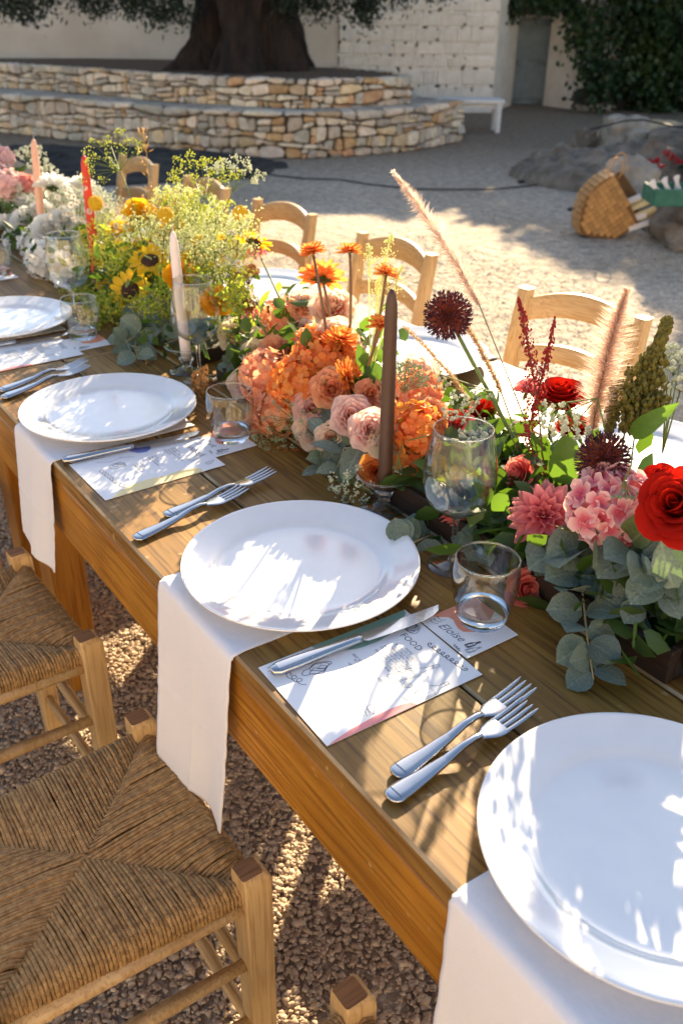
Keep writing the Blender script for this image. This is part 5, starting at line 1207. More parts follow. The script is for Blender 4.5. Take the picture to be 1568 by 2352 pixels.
def plume(A, name, pts, rad, n, ds, mat, seed=0, stem=None, branch=True, stemmat='stem_brown', env=None):
    rng = random.Random(seed); m = MB(); P = [Vector(q) for q in pts]; k = len(P)-1
    for i in range(n):
        t = rng.random(); q = t*k; j = min(int(q), k-1); c = P[j].lerp(P[j+1], q-j); e = (env(t) if env else (1-t)**.75+.06)*rad
        d = Vector((rng.gauss(0,1), rng.gauss(0,1), rng.gauss(.3,.8))).normalized(); x = c+d*e*rng.uniform(.15, 1.1)
        m.octa(x, ds*rng.uniform(.6, 1.4), zs=1.3)
        if branch and i % 5 == 0: m.tube([c, x], .0004, 3, False, 1)
    m.tube(list(stem or [])+P, .0013, 5, mi=1)
    return A.mesh(name, m, [mat, stemmat], False)
def disc_leaf(ov=1.0, fold=.18, nu=5, point=0.0):
    m = MB()
    def fn(u, v):
        a = 2*v-1; w = ov*.5*math.sin(math.pi*min(1, .05+.95*u)**(.9))**.62*(1-point*u*.6)
        return (u, a*w, fold*abs(a)*w+.10*math.sin(u*2.6))
    m.grid(fn, nu, 4); return m
LEAF = {}
def leafmesh(kind, mat):
    k = (kind, mat)
    if k not in LEAF: LEAF[k] = disc_leaf(*{'round': (1.0, .22), 'oval': (.62, .25), 'long': (.34, .3)}[kind], point={'round': 0, 'oval': .35, 'long': .6}[kind]).mesh('leaf', mat)
    return LEAF[k]
def euc(A, pts, n, size, seed=0, mat='leaf_euc', kind='round', normal=None, tip=.55, name='eucalyptus_sprig', spread=1.0):
    rng = random.Random(seed); P = [Vector(q) for q in pts]; k = len(P)-1
    m = MB(); m.tube(P, [.0019-.0010*i/k for i in range(k+1)], 5); fl = A.mesh(name, m, 'stem_pale')
    for i in range(n):
        t = (i+.4)/n; q = t*k; j = min(int(q), k-1); c = P[j].lerp(P[j+1], q-j); tg = (P[j+1]-P[j]).normalized()
        N0 = Vector(normal) if normal is not None else (CAMDIR(c)*.75+UP*.6).normalized()
        sd = tg.cross(N0).normalized()
        if i % 2: sd = (sd*.72+N0*.45).normalized()
        for s_ in (1, -1):
            d = (sd*s_*spread+tg*rng.uniform(.15, .75)+Vector((rng.gauss(0,.16), rng.gauss(0,.16), rng.gauss(0,.16)))).normalized()
            nn = (N0+Vector((rng.gauss(0,.35), rng.gauss(0,.35), rng.gauss(0,.3)))); nn = (nn-d*nn.dot(d)).normalized(); y = nn.cross(d)
            s2 = size*(1-(1-tip)*t)*rng.uniform(.85, 1.12)
            ob('leaf', leafmesh(kind, mat), fl, mw=mw(c+d*.003, Matrix((d, y, nn)).transposed(), s2))
    return fl
def leaf(A, p, d, n, L, mat='leaf_mid', kind='long', stem=None):
    d = Vector(d).normalized(); n = Vector(n); n = (n-d*n.dot(d)).normalized(); fl = A.part('leaf', leafmesh(kind, mat), p, Matrix((d, n.cross(d), n)).transposed(), L); return fl
def foliage(A, boxes, n, L, W, mat, name='foliage', droop=0.0):
    C = np.concatenate([np.stack([RNG.normal(c[0], s_[0], n), RNG.normal(c[1], s_[1], n), np.maximum(RNG.normal(c[2], s_[2], n), TZ+.008)], -1) for c, s_ in boxes])
    o = ob(name, leaf_cloud(name, C, RNG.uniform(.7, 1.3, len(C))*L, W, mat, droop=droop), A.root, mw=Matrix.Translation(-A.o)); o['kind'] = 'stuff'; return o
def trough(A, x0, x1, y0, y1, h=.035):
    cx, cy = (x0+x1)/2, (y0+y1)/2; m = MB()
    for a, b in (((x0+.006, cy, 0), (.006, (y1-y0)/2, h/2)), ((x1-.006, cy, 0), (.006, (y1-y0)/2, h/2)), ((cx, y0+.006, 0), ((x1-x0)/2-.0125, .006, h/2)), ((cx, y1-.006, 0), ((x1-x0)/2-.0125, .006, h/2))): m.box((a[0], a[1], TZ+.001+h/2), b, .002)
    m.box((cx, cy, TZ+.006), ((x1-x0)/2-.013, (y1-y0)/2-.013, .004)); o = A.mesh('trough', m, 'wood_dark', False)
    mm = MB(); mm.box((cx, cy, TZ+.018), ((x1-x0)/2-.014, (y1-y0)/2-.014, .008)); A.mesh('moss', mm, 'wood_dark', False); return o
def craspedia(A, p, r, stem_pts, seed=0):
    rng = random.Random(seed); m = MB()
    for i in range(190):
        z = 1-2*(i+.5)/190; a = i*2.39996; q = math.sqrt(1-z*z); m.octa(Vector((q*math.cos(a), q*math.sin(a), z))*r*.94, r*.125)
    m.lathe([(0,-r*.92),(r*.65,-r*.65),(r*.92,0),(r*.65,r*.65),(0,r*.92)], 14)
    fl = A.part('craspedia', m.mesh('craspedia', 'craspedia', False), p, Matrix.Identity(3)); A.stem(fl, list(stem_pts)+[Vector(p)], .0012, .0012, 'stem_brown'); return fl
def sunflower(A, p, facing, r, mat='pet_yellow', disc='disc_dark', split=True, seed=0, n=15, name='sunflower', droop=0):
    rng = random.Random(seed); c = MB(); c.lathe([(0,-.1*r),(.40*r,-.05*r),(.44*r,.04*r),(.34*r,.13*r),(0,.15*r)], 20)
    for i in range(70):
        q = math.sqrt(i/70)*.38*r; a = i*2.39996; c.octa((q*math.cos(a), q*math.sin(a), .13*r-.1*r*(q/(.4*r))**2), .022*r)
    lay = [(n, .66, .36, -4-droop, .0), (n-2, .62, .34, 12-droop, .02)]; me = pm('sun', mat, W=.25, curl=.04, cup=.3, point=.45)
    return compose(A, name, p, facing, c, disc, layered(r, lay, rng), me, split)
def echinacea(A, p, facing, r, seed=0, stem=None):
    rng = random.Random(seed); c = MB(); c.lathe([(0,-.15*r),(.42*r,-.1*r),(.5*r,.12*r),(.36*r,.42*r),(0,.55*r)], 16)
    for i in range(90):
        t = (i+.5)/90; q = math.sin(t*1.5)*.47*r; a = i*2.39996; c.octa((q*math.cos(a), q*math.sin(a), (.56-.48*t*t)*r), .045*r)
    me = pm('ech', 'pet_rose_pink', W=.16, curl=-.1, cup=.5, point=.3)
    fl = compose(A, 'echinacea', p, facing, c, 'cone_red', layered(r, [(10, .75, .4, -62, -.02)], rng), me, True)
    if stem: A.stem(fl, stem, .0022, .0018)
    return fl
DA = {}
def daisy(A, p, facing, r, mat='pet_white'):
    if mat not in DA:
        c = MB(); c.lathe([(0,-.05),(.28,-.02),(.32,.06),(.2,.16),(0,.2)], 8); src = petal(.16, -.05, .3, .3, 3, 2)
        for i in range(11): c.merge(src, Matrix.Rotation(i*.571, 4, 'Z') @ Matrix.Translation((.22, 0, 0)) @ Matrix.Diagonal((.78,)*3+(1,)), 1)
        DA[mat] = c.mesh('daisy', ['disc_yellow', mat])
    return A.part('daisy', DA[mat], p, frame(facing), r)
def rvec(rng, s_=1.0): return Vector((rng.gauss(0, s_), rng.gauss(0, s_), rng.gauss(0, s_)))
def spray(A, name, base, tips, dots, ds, spread, mat, seed=0, stemmat='stem_green', sw=.0007):
    rng = random.Random(seed); m = MB(); base = Vector(base)
    for tp in tips:
        tp = Vector(tp); mid = base.lerp(tp, .6)+Vector((0, 0, .02)); m.tube([base, mid, tp], [sw*1.3, sw, sw*.6], 3, False, 1)
        for k in range(dots):
            q = tp+rvec(rng, spread); m.octa(q, ds*rng.uniform(.6, 1.4))
            if k % 3 == 0: m.tube([tp-Vector((0, 0, spread)), q], sw*.4, 3, False, 1)
    return A.mesh(name, m, [mat, stemmat], False)
# ------------------------------------------------------------------ the arrangements
def rr(p, px): return px/F_PX*(Vector(p)-CAM).dot(CF)
X = atx
def face(p, c, cam=.6, up=.5, out=.7):
    o = (Vector(p)-Vector(c)); o.normalize(); return (o*out+CAMDIR(p)*cam+UP*up).normalized()

# ---- red, nearest
A = Arr('red and pink flower arrangement with eucalyptus, alliums and foxtail grass', 'flower arrangement', .0); c0 = (.5, .0, TZ+.03)
trough(A, .372, .62, -.285, .27, .045)
foliage(A, [((.50, y, TZ+.065), (.055, .05, .025)) for y in (-.2, -.1, 0, .1, .2)], 190, .045, .012, 'leaf_green')
foliage(A, [((.42, y, TZ+.05), (.02, .04, .018)) for y in (-.14, -.03, .06, .14)], 70, .05, .013, 'leaf_mid', 'leaf_tuft')
p = X(1572,1112,.40); rose(A, p-Vector((0,0,.03)), (CAMDIR(p)*.95+UP*.35+Vector((-.2,.25,0))).normalized(), rr(p, 84), 'pet_red', seed=3, roll=.45, open_=1.1)
p = X(1405,1165,.43); hydrangea(A, p, face(p, c0, .7, .4, .4), rr(p, 88), 'pet_hyd_pink', .0175, 62, seed=4)
p = X(1248,1187,.405); dahlia(A, p, face(p, c0, .75, .35, .4), rr(p, 84), 'pet_rose_pink', seed=5, shape='point', back=False)
p = X(1385,1055,.445); allium(A, p, rr(p, 64), bez(X(1335,1225,.45), X(1350,1160,.45), p, 6), 1, (0, 0, 1))
p = X(1028,725,.46); allium(A, p, rr(p, 56), bez(X(1195,1035,.52), X(1120,900,.50), p, 8), 2, (-.6, .3, .75))
bristle_plume(A, 'foxtail_grass', bez(X(1100,700,.55), X(1020,540,.56), X(903,396,.58), 12), .0018, 2600, .024, 'fox', seed=1, stem=bez(X(1250,1080,.53), X(1180,900,.54), X(1100,700,.55), 8))
bristle_plume(A, 'foxtail_grass', bez(X(1360,985,.47), X(1385,820,.48), X(1440,662,.50), 12), .0022, 4200, .034, 'fox', seed=2, w=.00045, fwd=.35, stem=[X(1340,1090,.47)])
bristle_plume(A, 'foxtail_grass', bez(X(1090,940,.50), X(1020,830,.51), X(925,748,.52), 8), .0015, 700, .010, 'fox_gold', seed=3, stem=[X(1160,1040,.5)])
bristle_plume(A, 'foxtail_grass', bez(X(1150,900,.53), X(1120,830,.54), X(1068,742,.55), 8), .0018, 800, .010, 'fox_gold', seed=4, stem=[X(1200,1040,.52)])
env = lambda t: (.45+.75*math.sin(min(1, t*1.3+.15)*math.pi)**.8) if t < .7 else max(.28, 1.1-1.1*t)
plume(A, 'amaranth_plume', bez(X(1440,960,.50), X(1490,860,.51), X(1532,735,.53), 8), .024, 1150, .0033, 'amaranth', 1, [X(1420,1060,.5)], env=env, stemmat='stem_green')
plume(A, 'amaranth_plume', bez(X(1398,990,.49), X(1405,940,.49), X(1416,882,.50), 4), .010, 240, .0028, 'amaranth', 2, env=lambda t: .9, stemmat='stem_green')
plume(A, 'amaranth_plume', bez(X(1430,985,.50), X(1480,950,.5), X(1520,915,.50), 4), .013, 300, .003, 'amaranth', 3, env=lambda t: .9, stemmat='stem_green')
plume(A, 'astilbe_plume', bez(X(1235,940,.50), X(1215,800,.51), X(1190,685,.52), 8), .017, 420, .0017, 'astilbe', 4, [X(1250,1090,.5)])
plume(A, 'astilbe_plume', bez(X(1205,1010,.50), X(1250,860,.52), X(1274,728,.54), 8), .015, 380, .0017, 'astilbe', 5, [X(1235,1090,.5)])
plume(A, 'astilbe_plume', bez(X(1250,1140,.47), X(1230,1060,.47), X(1205,975,.48), 5), .014, 240, .0016, 'astilbe', 6)
plume(A, 'astilbe_plume', bez(X(1010,1030,.42), X(960,1010,.42), X(898,990,.42), 5), .008, 150, .0018, 'astilbe', 7)
for (u, v, Xx, px, mat, sd, fc) in ((1040,960,.49,50,'pet_red',11,None),(1290,890,.54,54,'pet_red',12,None),(1200,1062,.46,40,'pet_coral',13,(-.8,.1,.45)),(1215,868,.60,30,'pet_rose_pink',14,None),(1525,1075,.5,40,'pet_red',15,None),(1110,925,.56,36,'pet_red',16,None),(1320,960,.56,40,'pet_red',17,None)):
    p = X(u, v, Xx); rose(A, p-Vector((0,0,.02)), face(p, c0, .4, .6, .5) if fc is None else fc, rr(p, px), mat, split=True, seed=sd)
p = X(1204,1340,.366); rose(A, p-UP*.008, (CAMDIR(p)+Vector((.1,-.6,.1))).normalized(), rr(p, 46), 'pet_coral', seed=21, ruffle=.05)
p = X(1046,1172,.385); rose(A, p, (-.3,-.4,-.8), rr(p, 38), 'pet_coral', seed=22, open_=.5)
rng = random.Random(31)
for (u, v, Xx, px, sd) in ((1075,890,.47,46,1),(1050,930,.46,36,2),(1090,975,.46,38,3),(1010,860,.5,34,12)):      # drooping astrantia-like umbels
    p = X(u, v, Xx); umbel(A, 'white_umbel', [X(1190,1040,.48), X(1130,900,.48)], p, (-.2,-.3,-.75), rr(p, px), 11, 11, .0021, 'lace', sd, cone=1.35)
for (u, v, Xx, px, sd) in ((1300,925,.46,50,4),(1330,960,.455,44,5),(1275,960,.455,36,6)):
    p = X(u, v, Xx); umbel(A, 'white_umbel', [X(1395,1010,.46), X(1370,915,.46)], p, (-.4,-.1,-.6), rr(p, px), 12, 11, .0021, 'lace', sd, cone=1.3)
for (u, v, Xx, px, sd) in ((1545,860,.58,36,7),(1560,900,.56,34,8),(1535,820,.6,30,9),(1560,835,.6,30,10)):
    p = X(u, v, Xx); umbel(A, 'white_umbel', [X(1520,1040,.54)], p, (0,-.3,.8), rr(p, px), 12, 10, .0023, 'lace', sd, cone=1.3)
p = X(1428,1130,.40); umbel(A, 'white_umbel', [X(1455,1010,.43), X(1448,1070,.41)], X(1432,1105,.405), (0,-.3,-.9), .02, 10, 8, .0012, 'lace_green', 11, cone=.8)
leaf(A, X(1450,1000,.47), X(1560,925,.47)-X(1450,1000,.47), CAMDIR(p), .085, 'leaf_mid', 'long'); leaf(A, X(1290,1110,.48), Vector((.1,.05,.9)), CAMDIR(p), .075, 'leaf_mid', 'oval')
for (u, v, u2, v2, Xx, L, mat, kd) in ((1440,1235,1500,1160,.41,.062,'leaf_olive_green','oval'),(1450,1245,1520,1185,.41,.058,'leaf_olive_green','oval'),(1545,1350,1525,1270,.385,.055,'leaf_euc','oval'),(1180,1240,1235,1170,.43,.045,'leaf_mid','oval'),(1165,1220,1120,1150,.43,.05,'leaf_mid','oval'),(1130,1190,1180,1120,.45,.06,'leaf_green','oval'),(1110,1240,1090,1150,.42,.05,'leaf_euc_green','oval'),(1230,1265,1300,1240,.41,.05,'leaf_green','oval'),(1330,1235,1350,1150,.43,.05,'leaf_green','oval')):
    a, b = X(u, v, Xx), X(u2, v2, Xx); leaf(A, a, b-a, CAMDIR(a)+rvec(rng, .3), L, mat, kd)
euc(A, [X(1300,1235,.42), X(1330,1285,.40), atz(1338,1370,TZ+.045), atz(1345,1440,TZ+.035), atz(1352,1500,TZ+.022), atz(1362,1560,TZ+.012)], 9, 0.0607, 3, 'leaf_euc')
euc(A, [X(1350,1235,.43), X(1390,1290,.40), atz(1420,1360,TZ+.045), atz(1440,1420,TZ+.02)], 6, 0.0594, 4, 'leaf_euc')
euc(A, [X(1180,1225,.42), X(1120,1235,.40), atz(1080,1270,TZ+.03)], 5, 0.0528, 5, 'leaf_euc')
euc(A, [X(1080,1170,.43), X(1000,1180,.40), X(930,1175,.385), X(870,1160,.37)], 7, 0.0568, 6, 'leaf_euc_green')
euc(A, [X(1060,1200,.41), X(1000,1225,.39), atz(950,1245,TZ+.02), atz(905,1250,TZ+.012)], 6, 0.0528, 7, 'leaf_euc')
euc(A, [X(1440,1265,.42), X(1490,1300,.40), X(1540,1330,.385)], 5, 0.0607, 8, 'leaf_euc')
euc(A, [X(1230,1250,.43), X(1270,1280,.40), atz(1290,1330,TZ+.03)], 5, 0.0475, 9, 'leaf_euc')
euc(A, [X(1470,1270,.43), X(1500,1310,.41), X(1520,1360,.395), atz(1530,1420,TZ+.03)], 5, .05, 15, 'leaf_euc')
euc(A, [X(1400,1260,.44), X(1440,1320,.415), X(1470,1380,.40), atz(1490,1440,TZ+.03)], 5, .05, 16, 'leaf_euc')
foliage(A, [((.45, y, TZ+.05), (.03, .03, .014)) for y in (-.24, -.18, -.1)], 120, .045, .014, 'leaf_green')
umbel(A, 'seed_head', [X(985,1000,.40), X(925,1015,.385)], X(915,1050,.375), (0,-.1,-1), .022, 9, 6, .0016, 'lace_green', 33, cone=.5)

# ---- orange
A = Arr('orange and salmon flower arrangement with hydrangeas and dahlias', 'flower arrangement', .56); c0 = (.5, .56, TZ+.03)
trough(A, .40, .62, .31, .83, .03)
foliage(A, [((.50, y, TZ+.07), (.05, .05, .03)) for y in (.36, .46, .56, .66, .76)], 110, .042, .011, 'leaf_green')
foliage(A, [((.48, y, TZ+.12), (.04, .05, .03)) for y in (.42, .55, .68)], 25, .045, .012, 'leaf_mid', 'leaf_tuft')
for (u, v, Xx, px, mat, n, sd) in ((615,868,.385,66,'pet_salmon',46,1),(690,880,.39,66,'pet_orange',50,2),(640,945,.365,58,'pet_salmon',42,3),(735,830,.43,60,'pet_orange',44,4),(600,985,.355,40,'pet_salmon',26,5),(960,990,.42,60,'pet_orange',40,6),(955,905,.47,54,'pet_salmon',36,7),(930,1070,.40,46,'pet_orange',30,8),(660,735,.50,58,'pet_salmon',40,9),(790,830,.47,48,'pet_orange',30,10)):
    p = X(u, v, Xx); hydrangea(A, p, face(p, c0, .7, .5, .4), rr(p, px), mat, .0125, int(n*1.25), seed=sd)
for (u, v, Xx, px, sd, fc, sh) in ((740,640,.50,54,1,(.35,.45,.75),'point'),(718,578,.46,32,2,(-.1,.2,.95),'point'),(803,578,.50,30,3,(.1,.1,1),'point'),(886,630,.50,32,4,(.3,.1,.9),'point'),(875,748,.44,36,5,(.1,.1,1),'point'),(665,1032,.365,50,6,(-.3,-.2,-.85),'round'),(795,870,.42,50,7,(.5,-.5,.3),'point'),(780,785,.46,46,8,(.1,-.2,.95),'point'),(715,785,.45,44,9,(-.3,-.1,.9),'point')):
    p = X(u, v, Xx); fl = dahlia(A, p, fc, rr(p, px), 'pet_orange', seed=sd, shape=sh)
    if sd in (1, 2, 3, 4, 5):
        b = {1: (770,830,.48), 2: (760,860,.46), 3: (800,800,.48), 4: (845,850,.48), 5: (800,950,.45)}[sd]; A.stem(fl, bez(X(*b), X((u+b[0])/2+8, (v+b[1])/2, (Xx+b[2])/2), p, 6), .0026, .0024, 'stem_brown')
for (u, v, Xx, px, mat, sd) in ((808,942,.385,46,'pet_pink',1),(852,975,.375,48,'pet_pink',2),(718,925,.385,44,'pet_pink',3),(722,975,.375,42,'pet_peach',15),(720,775,.46,40,'pet_pink',4),(795,790,.50,44,'pet_peach',5),(765,700,.54,48,'pet_peach',6),(885,1000,.385,44,'pet_cream',7),(700,1086,.345,34,'pet_peach',8),(860,1065,.375,36,'pet_orange',16),(545,760,.47,40,'pet_cream',9),(960,850,.52,44,'pet_peach',10),(690,750,.5,36,'pet_peach',11),(590,800,.45,34,'pet_cream',12),(760,880,.40,44,'pet_salmon',17),(770,760,.48,42,'pet_peach',18),(640,800,.44,44,'pet_salmon',19),(560,870,.40,34,'pet_peach',20),(700,690,.53,36,'pet_peach',21),(905,900,.46,42,'pet_peach',22),(760,990,.37,34,'pet_peach',23),(985,940,.45,40,'pet_salmon',24),(850,890,.43,34,'pet_salmon',25)):
    p = X(u, v, Xx); rose(A, p-UP*.012, face(p, c0, .8, .35, .3), rr(p, px), mat, seed=sd+40, ruffle=.15, name='lisianthus', roll=.35)
p = X(590,568,.52); echinacea(A, p, (.2,.3,.8), rr(p, 36), 1, bez(X(705,800,.47), X(640,690,.5), p, 6))
p = X(572,706,.44); echinacea(A, p, (-.1,.1,1), rr(p, 34), 2, bez(X(660,850,.45), X(610,760,.45), p, 6))
umbel(A, 'yarrow', [X(560,880,.40), X(520,875,.38)], X(492,880,.365), (-.7,.2,.2), .036, 34, 16, .0024, 'yarrow', 3, cone=.9, stemmat='stem_brown')
umbel(A, 'yarrow', [X(640,820,.46), X(590,690,.5)], X(572,655,.52), (-.1,.1,.9), .035, 30, 14, .0022, 'yarrow', 4, cone=.8, stemmat='stem_brown')
umbel(A, 'green_umbel', [X(745,935,.38), X(690,955,.365)], X(672,962,.36), (-.5,-.35,.05), .045, 22, 14, .0013, 'lace_green', 5, cone=1.2)
umbel(A, 'green_umbel', [X(720,1000,.37)], X(640,985,.35), (-.6,.1,-.6), .045, 18, 14, .0013, 'lace_green', 6, cone=.9)
umbel(A, 'green_umbel', [X(930,990,.45)], X(925,905,.44), (.1,-.2,.9), .046, 26, 16, .0014, 'lace_green', 7, cone=.7, bend=.2)
umbel(A, 'white_umbel', [X(860,1110,.365)], X(830,1090,.355), (-.5,-.3,-.1), .045, 13, 14, .0017, 'lace', 8, cone=.9, stemmat='stem_green')
umbel(A, 'white_umbel', [X(850,1130,.35)], X(800,1105,.345), (-.7,-.1,-.2), .03, 10, 12, .0016, 'lace', 9, cone=.8)
for k, (u, v, u2, v2) in enumerate(((850,830,845,560),(850,830,900,540),(860,830,925,610),(850,830,870,640),(855,830,885,600))):
    plume(A, 'grass_plume', bez(X(u2-(u2-u)*.35, v2+75, .50), X((u2*2+u)/3+4, v2+30, .51), X(u2, v2, .52), 6), .022, 150, .0012, 'fluff', 20+k, [X(u, v, .48)], stemmat='fluff')
euc(A, [X(800,1000,.385), X(760,1005,.37), X(735,1030,.36), atz(740,1060,TZ+.03), atz(755,1090,TZ+.015)], 5, 0.0686, 11, 'leaf_euc', 'oval')
euc(A, [X(840,1020,.39), X(790,1030,.365), atz(770,1085,TZ+.02)], 4, 0.0660, 12, 'leaf_euc', 'oval')
euc(A, [X(580,900,.43), X(520,940,.40), X(470,935,.37), X(440,935,.35)], 5, 0.0396, 13, 'leaf_euc_green', 'round')
euc(A, [X(600,820,.46), X(550,835,.43), X(525,860,.41)], 5, 0.0528, 14, 'leaf_euc', 'round')
for (u, v, u2, v2, Xx, L, mat, kd) in ((860,860,830,800,.46,.06,'leaf_mid','oval'),(880,900,850,840,.45,.06,'leaf_mid','oval'),(840,900,870,860,.44,.055,'leaf_green','oval'),(900,950,880,890,.45,.06,'leaf_mid','oval'),(545,850,520,780,.42,.06,'leaf_green','oval'),(560,830,590,770,.43,.05,'leaf_mid','oval'),(520,880,545,820,.40,.05,'leaf_green','oval'),(800,910,840,900,.42,.05,'leaf_green','oval')):
    a, b = X(u, v, Xx), X(u2, v2, Xx); leaf(A, a, b-a, CAMDIR(a)+rvec(rng, .4), L, mat, kd)
m = MB(); m.octa((0,0,0), .0125, zs=.9); m2 = MB(); m2.lathe([(0,-.012),(.009,-.009),(.013,0),(.010,.009),(0,.013)], 12)
p = X(702,832,.40); b = A.part('dahlia_bud', m2.mesh('dahlia_bud', 'leaf_olive_green'), p, Matrix.Identity(3)); A.stem(b, bez(X(770,935,.41), X(740,870,.405), p, 5), .0022, .002)
p = X(920,1130,.37)

# ---- yellow
A = Arr('yellow flower arrangement with sunflowers and button flowers', 'flower arrangement', 1.22); c0 = (.5, 1.22, TZ+.03)
trough(A, .41, .62, .92, 1.56, .03)
foliage(A, [((.48, y, TZ+.07), (.055, .06, .035)) for y in (.95, 1.05, 1.15, 1.25, 1.35, 1.45)], 120, .034, .007, 'leaf_green')
foliage(A, [((.50, y, TZ+.12), (.05, .06, .03)) for y in (1.0, 1.15, 1.3, 1.45)], 50, .035, .007, 'leaf_lime', 'leaf_tuft')
p = X(300,668,.395); sunflower(A, p, face(p, c0, .9, .1, .3), rr(p, 50), seed=1)
p = X(345,600,.45); sunflower(A, p, face(p, c0, .6, .6, .3), rr(p, 48), seed=2)
p = X(582,556,.50); sunflower(A, p, (.5,.3,.75), rr(p, 44), seed=3, name='rudbeckia', n=10)
for (u, v, Xx, px, mat, sd) in ((315,477,.50,32,'pet_yellow',1),(340,485,.53,26,'pet_yellow',2),(414,625,.42,36,'pet_amber',3),(496,682,.43,36,'pet_amber',4),(330,560,.5,26,'pet_yellow',5),(440,590,.48,26,'pet_yellow',6),(385,530,.52,26,'pet_yellow',7),(270,520,.5,24,'pet_yellow',8),(520,560,.53,26,'pet_yellow',9),(250,640,.43,26,'pet_yellow',10)):
    p = X(u, v, Xx); rose(A, p-UP*.012, face(p, c0, .6, .5, .4), rr(p, px), mat, seed=sd+70, ruffle=.06, name='ranunculus')
for (u, v, Xx, px, b) in ((220,467,.44,17,(290,600,.45)),(552,490,.52,18,(540,640,.48)),(381,494,.47,18,(370,640,.46)),(452,552,.48,14,(440,640,.47)),(206,460,.48,10,(230,560,.48)),(300,520,.5,14,(320,640,.47)),(480,600,.5,14,(470,680,.46)),(420,520,.52,13,(430,640,.48))):
    p = X(u, v, Xx); craspedia(A, p, rr(p, px), [X(*b)])
umbel(A, 'dill_umbel', [X(330,560,.46), X(300,450,.455)], X(277,392,.45), (-.35,.05,.6), .078, 20, 18, .0016, 'dill', 1, cone=1.35, sw=.0016)
umbel(A, 'dill_umbel', [X(300,640,.42)], X(205,650,.38), (-.3,-.1,.6), .07, 16, 14, .0014, 'dill', 2, cone=1.2)
umbel(A, 'dill_umbel', [X(420,560,.5)], X(470,460,.54), (.1,.1,.9), .085, 24, 18, .0019, 'dill', 3, cone=1.1)
umbel(A, 'dill_umbel', [X(260,600,.45)], X(235,555,.43), (-.4,.1,.7), .055, 16, 14, .0015, 'dill', 4, cone=1.1)
for k_, (u, v, Xx, r_) in enumerate(((450,470,.55,.07),(515,500,.55,.065),(400,450,.56,.06),(360,500,.54,.06),(490,560,.5,.06),(300,600,.45,.05),(250,500,.52,.055),(545,560,.52,.055))):
    umbel(A, 'dill_umbel', [X(u-10, v+110, Xx-.04)], X(u, v+40, Xx), (.1,-.1,.9), r_, 18, 16, .0022, 'dill' if k_ % 2 else 'fluff', 110+k_, cone=1.15)
umbel(A, 'white_umbel', [X(480,560,.52)], X(535,440,.56), (.3,.1,.9), .065, 18, 18, .0019, 'lace', 5, cone=1.1)
rng = random.Random(5)
for k, (u, v, Xx, du, dv, n, mat) in enumerate(((470,530,.52,85,40,26,'fluff'),(420,570,.50,80,50,20,'fluff'),(505,590,.50,60,50,18,'fluff'),(280,600,.46,60,40,16,'dill'),(360,540,.52,60,40,18,'fluff'),(250,560,.5,50,40,14,'dill'),(520,620,.49,50,40,14,'dill'),(400,470,.55,70,30,16,'dill'),(540,560,.54,40,60,22,'fluff'),(450,500,.56,90,30,26,'fluff'),(300,540,.53,70,30,22,'fluff'),(230,600,.47,40,40,18,'dill'))):
    tips = [X(u+rng.gauss(0, du*.5), v+rng.gauss(0, dv*.5), Xx+rng.gauss(0, .04)) for _ in range(n)]; spray(A, 'filler_spray', X(u-10, v+120, Xx-.02), tips, 46, .0021, .014, mat, k)
for k, (u, v, Xx, du, dv, n) in enumerate(((225,735,.375,35,45,26),(260,700,.39,40,40,24),(330,715,.39,50,35,22),(215,790,.36,20,25,12),(470,640,.45,60,40,20),(545,690,.44,35,40,18),(370,700,.40,40,40,16))):
    tips = [X(u+rng.gauss(0, du*.5), v+rng.gauss(0, dv*.5), Xx+rng.gauss(0, .025)) for _ in range(n)]; tips = [q if q.z > TZ+.012 else Vector((q.x, q.y, TZ+.012)) for q in tips]
    spray(A, 'solidago', X(u+30, v-10, Xx+.06), tips, 20, .0017, .011, 'solidago', 30+k)
    tips = [q+rvec(rng, .012) for q in tips]; foliage(A, [((q.x, q.y, max(q.z, TZ+.015)), (.012, .012, .010)) for q in tips], 16, .012, .0035, 'leaf_lime', 'leaf_tuft')
for i in range(80):
    u, v = random.choice(((240,590),(215,600),(280,560),(500,610),(530,600),(480,570),(260,625))); p = X(u+random.gauss(0, 28), v+random.gauss(0, 22), .42+random.random()*.08); daisy(A, p, face(p, c0, .5, .6, .3)+rvec(rng, .3), rr(p, 11), random.choice(('pet_white', 'pet_yellow')))
for k, (pts, n) in enumerate((((X(300,640,.45), X(370,470,.5), X(325,290,.52)), 34), ((X(390,640,.46), X(430,520,.5), X(395,430,.52)), 22), ((X(350,640,.46), X(340,540,.5), X(375,450,.5)), 22))):
    ctr = bez(*pts, 12); m = MB(); rg = random.Random(60+k); m.tube(ctr, .0008, 4)
    for i in range(n):
        t = 1-.45*rg.random(); j = min(int(t*12), 11); c = ctr[j]; d = (ctr[12]-ctr[10]).normalized()+rvec(rg, .55)+Vector((.0,-.1,-.2)); d.normalize(); e = c+d*rg.uniform(.004, .02)
        m.tube([c, e], .0003, 3, False); m.tube([e, e+d*.004, e+d*.011], [.0006, .0018, .0002], 4)
    A.mesh('oat_grass', m, 'oat')
euc(A, [X(345,730,.40), X(315,765,.375), atz(310,800,TZ+.025), atz(318,825,TZ+.012)], 5, 0.0660, 31, 'leaf_euc')
euc(A, [X(380,720,.42), X(350,745,.39), atz(290,785,TZ+.02), atz(270,795,TZ+.012)], 5, 0.0607, 32, 'leaf_euc')
euc(A, [X(440,720,.44), X(400,735,.41), X(380,750,.39)], 4, 0.0594, 33, 'leaf_euc')

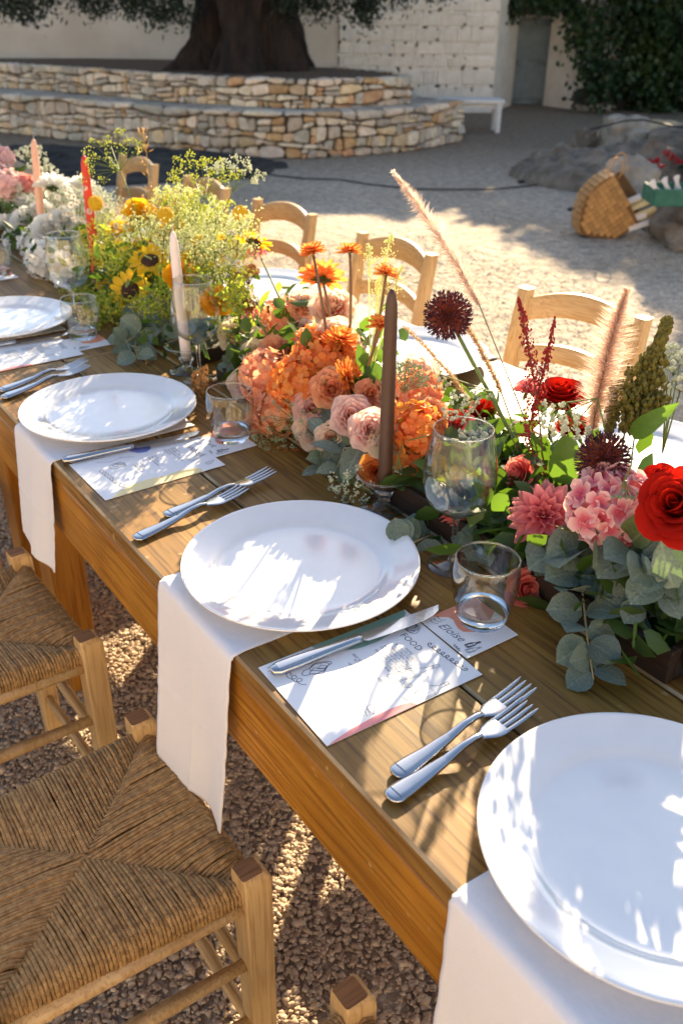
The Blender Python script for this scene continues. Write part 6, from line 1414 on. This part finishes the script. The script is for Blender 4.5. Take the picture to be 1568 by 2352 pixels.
# ---- white
A = Arr('white flower arrangement with hydrangea, dahlias and daisies', 'flower arrangement', 1.95); c0 = (.5, 1.95, TZ+.03)
trough(A, .41, .62, 1.66, 2.26, .03)
foliage(A, [((.49, y, TZ+.05), (.05, .06, .022)) for y in (1.7, 1.82, 1.94, 2.06, 2.18)], 110, .04, .010, 'leaf_green')
for (u, v, Xx, px, n, sd) in ((112,600,.395,50,50,1),(85,560,.43,40,36,2),(150,620,.39,36,30,3)):
    p = X(u, v, Xx); hydrangea(A, p, face(p, c0, .7, .4, .4), rr(p, px), 'pet_white', .015, n, seed=sd)
for (u, v, Xx, px, sd, fc) in ((125,432,.50,44,1,(.3,.4,.8)),(20,520,.44,42,2,(.1,.2,.9)),(190,430,.55,34,3,(.4,.3,.8)),(15,470,.5,36,4,(.3,.3,.8)),(60,470,.5,34,5,(0,.1,1))):
    p = X(u, v, Xx); dahlia(A, p, fc, rr(p, px), 'pet_white', split=sd < 3, seed=sd+20, shape='point')
for (u, v, Xx, px, sd) in ((110,520,.45,34,1),(65,505,.47,38,2),(40,540,.43,30,3),(150,500,.5,30,4),(95,480,.5,28,5),(240,515,.56,26,6)):
    p = X(u, v, Xx); rose(A, p-UP*.01, face(p, c0, .6, .5, .4), rr(p, px), 'pet_white', split=sd < 4, seed=sd+90, ruffle=.07, name='lisianthus')
for i in range(70):
    u, v = random.choice(((160,470),(190,490),(140,490),(210,510),(35,600),(50,585),(240,500),(170,445),(20,590))); p = X(u+random.gauss(0, 26), v+random.gauss(0, 18), .42+random.random()*.12); daisy(A, p, face(p, c0, .5, .6, .3)+rvec(rng, .3), rr(p, 8.5))
for k, (u, v, Xx, n) in enumerate(((180,450,.53,18),(230,480,.55,16),(90,460,.54,16),(40,450,.52,14))):
    tips = [X(u+rng.gauss(0, 30), v+rng.gauss(0, 16), Xx+rng.gauss(0, .04)) for _ in range(n)]; spray(A, 'filler_spray', X(u, v+80, Xx-.03), tips, 60, .0024, .014, 'lace', 50+k)
euc(A, [X(100,620,.41), X(80,650,.38), X(72,668,.37), X(70,680,.365)], 5, 0.0660, 41, 'leaf_euc', 'oval')
euc(A, [X(60,600,.42), X(30,625,.40), X(10,640,.38)], 4, 0.0660, 42, 'leaf_euc', 'oval')

# ---- pink, farthest
A = Arr('pink flower arrangement at the far left edge', 'flower arrangement', 2.72); c0 = (.5, 2.72, TZ+.03)
trough(A, .41, .62, 2.45, 3.0, .03)
foliage(A, [((.48, y, TZ+.08), (.05, .06, .04)) for y in (2.45, 2.55, 2.65, 2.75, 2.85, 2.95)], 170, .045, .011, 'leaf_green')
for (u, v, Xx, px, mat, sd) in ((22,424,.47,30,'pet_hyd_pink',1),(-14,402,.5,32,'pet_hyd_pink',2),(5,362,.56,24,'pet_hyd_pink',3),(60,425,.52,20,'pet_pink',4),(-5,450,.46,22,'pet_white',5)):
    p = X(u, v, Xx); hydrangea(A, p, face(p, c0, .7, .4, .4), rr(p, px), mat, .016, 30, split=False, seed=sd)
for k, (u, v, Xx, px) in enumerate(((80,375,.55,34),(95,395,.53,30),(65,365,.58,28),(110,410,.52,28))):
    p = X(u, v, Xx); umbel(A, 'white_umbel', [X(u-20, v+70, Xx-.04)], p, (-.1,.1,.9), rr(p, px), 14, 12, .0024, 'lace', 70+k, cone=1.2)
tips = [X(20+rng.gauss(0, 25), 455+rng.gauss(0, 16), .46) for _ in range(14)]; spray(A, 'filler_spray', X(20, 500, .45), tips, 18, .002, .012, 'lace_green', 99)
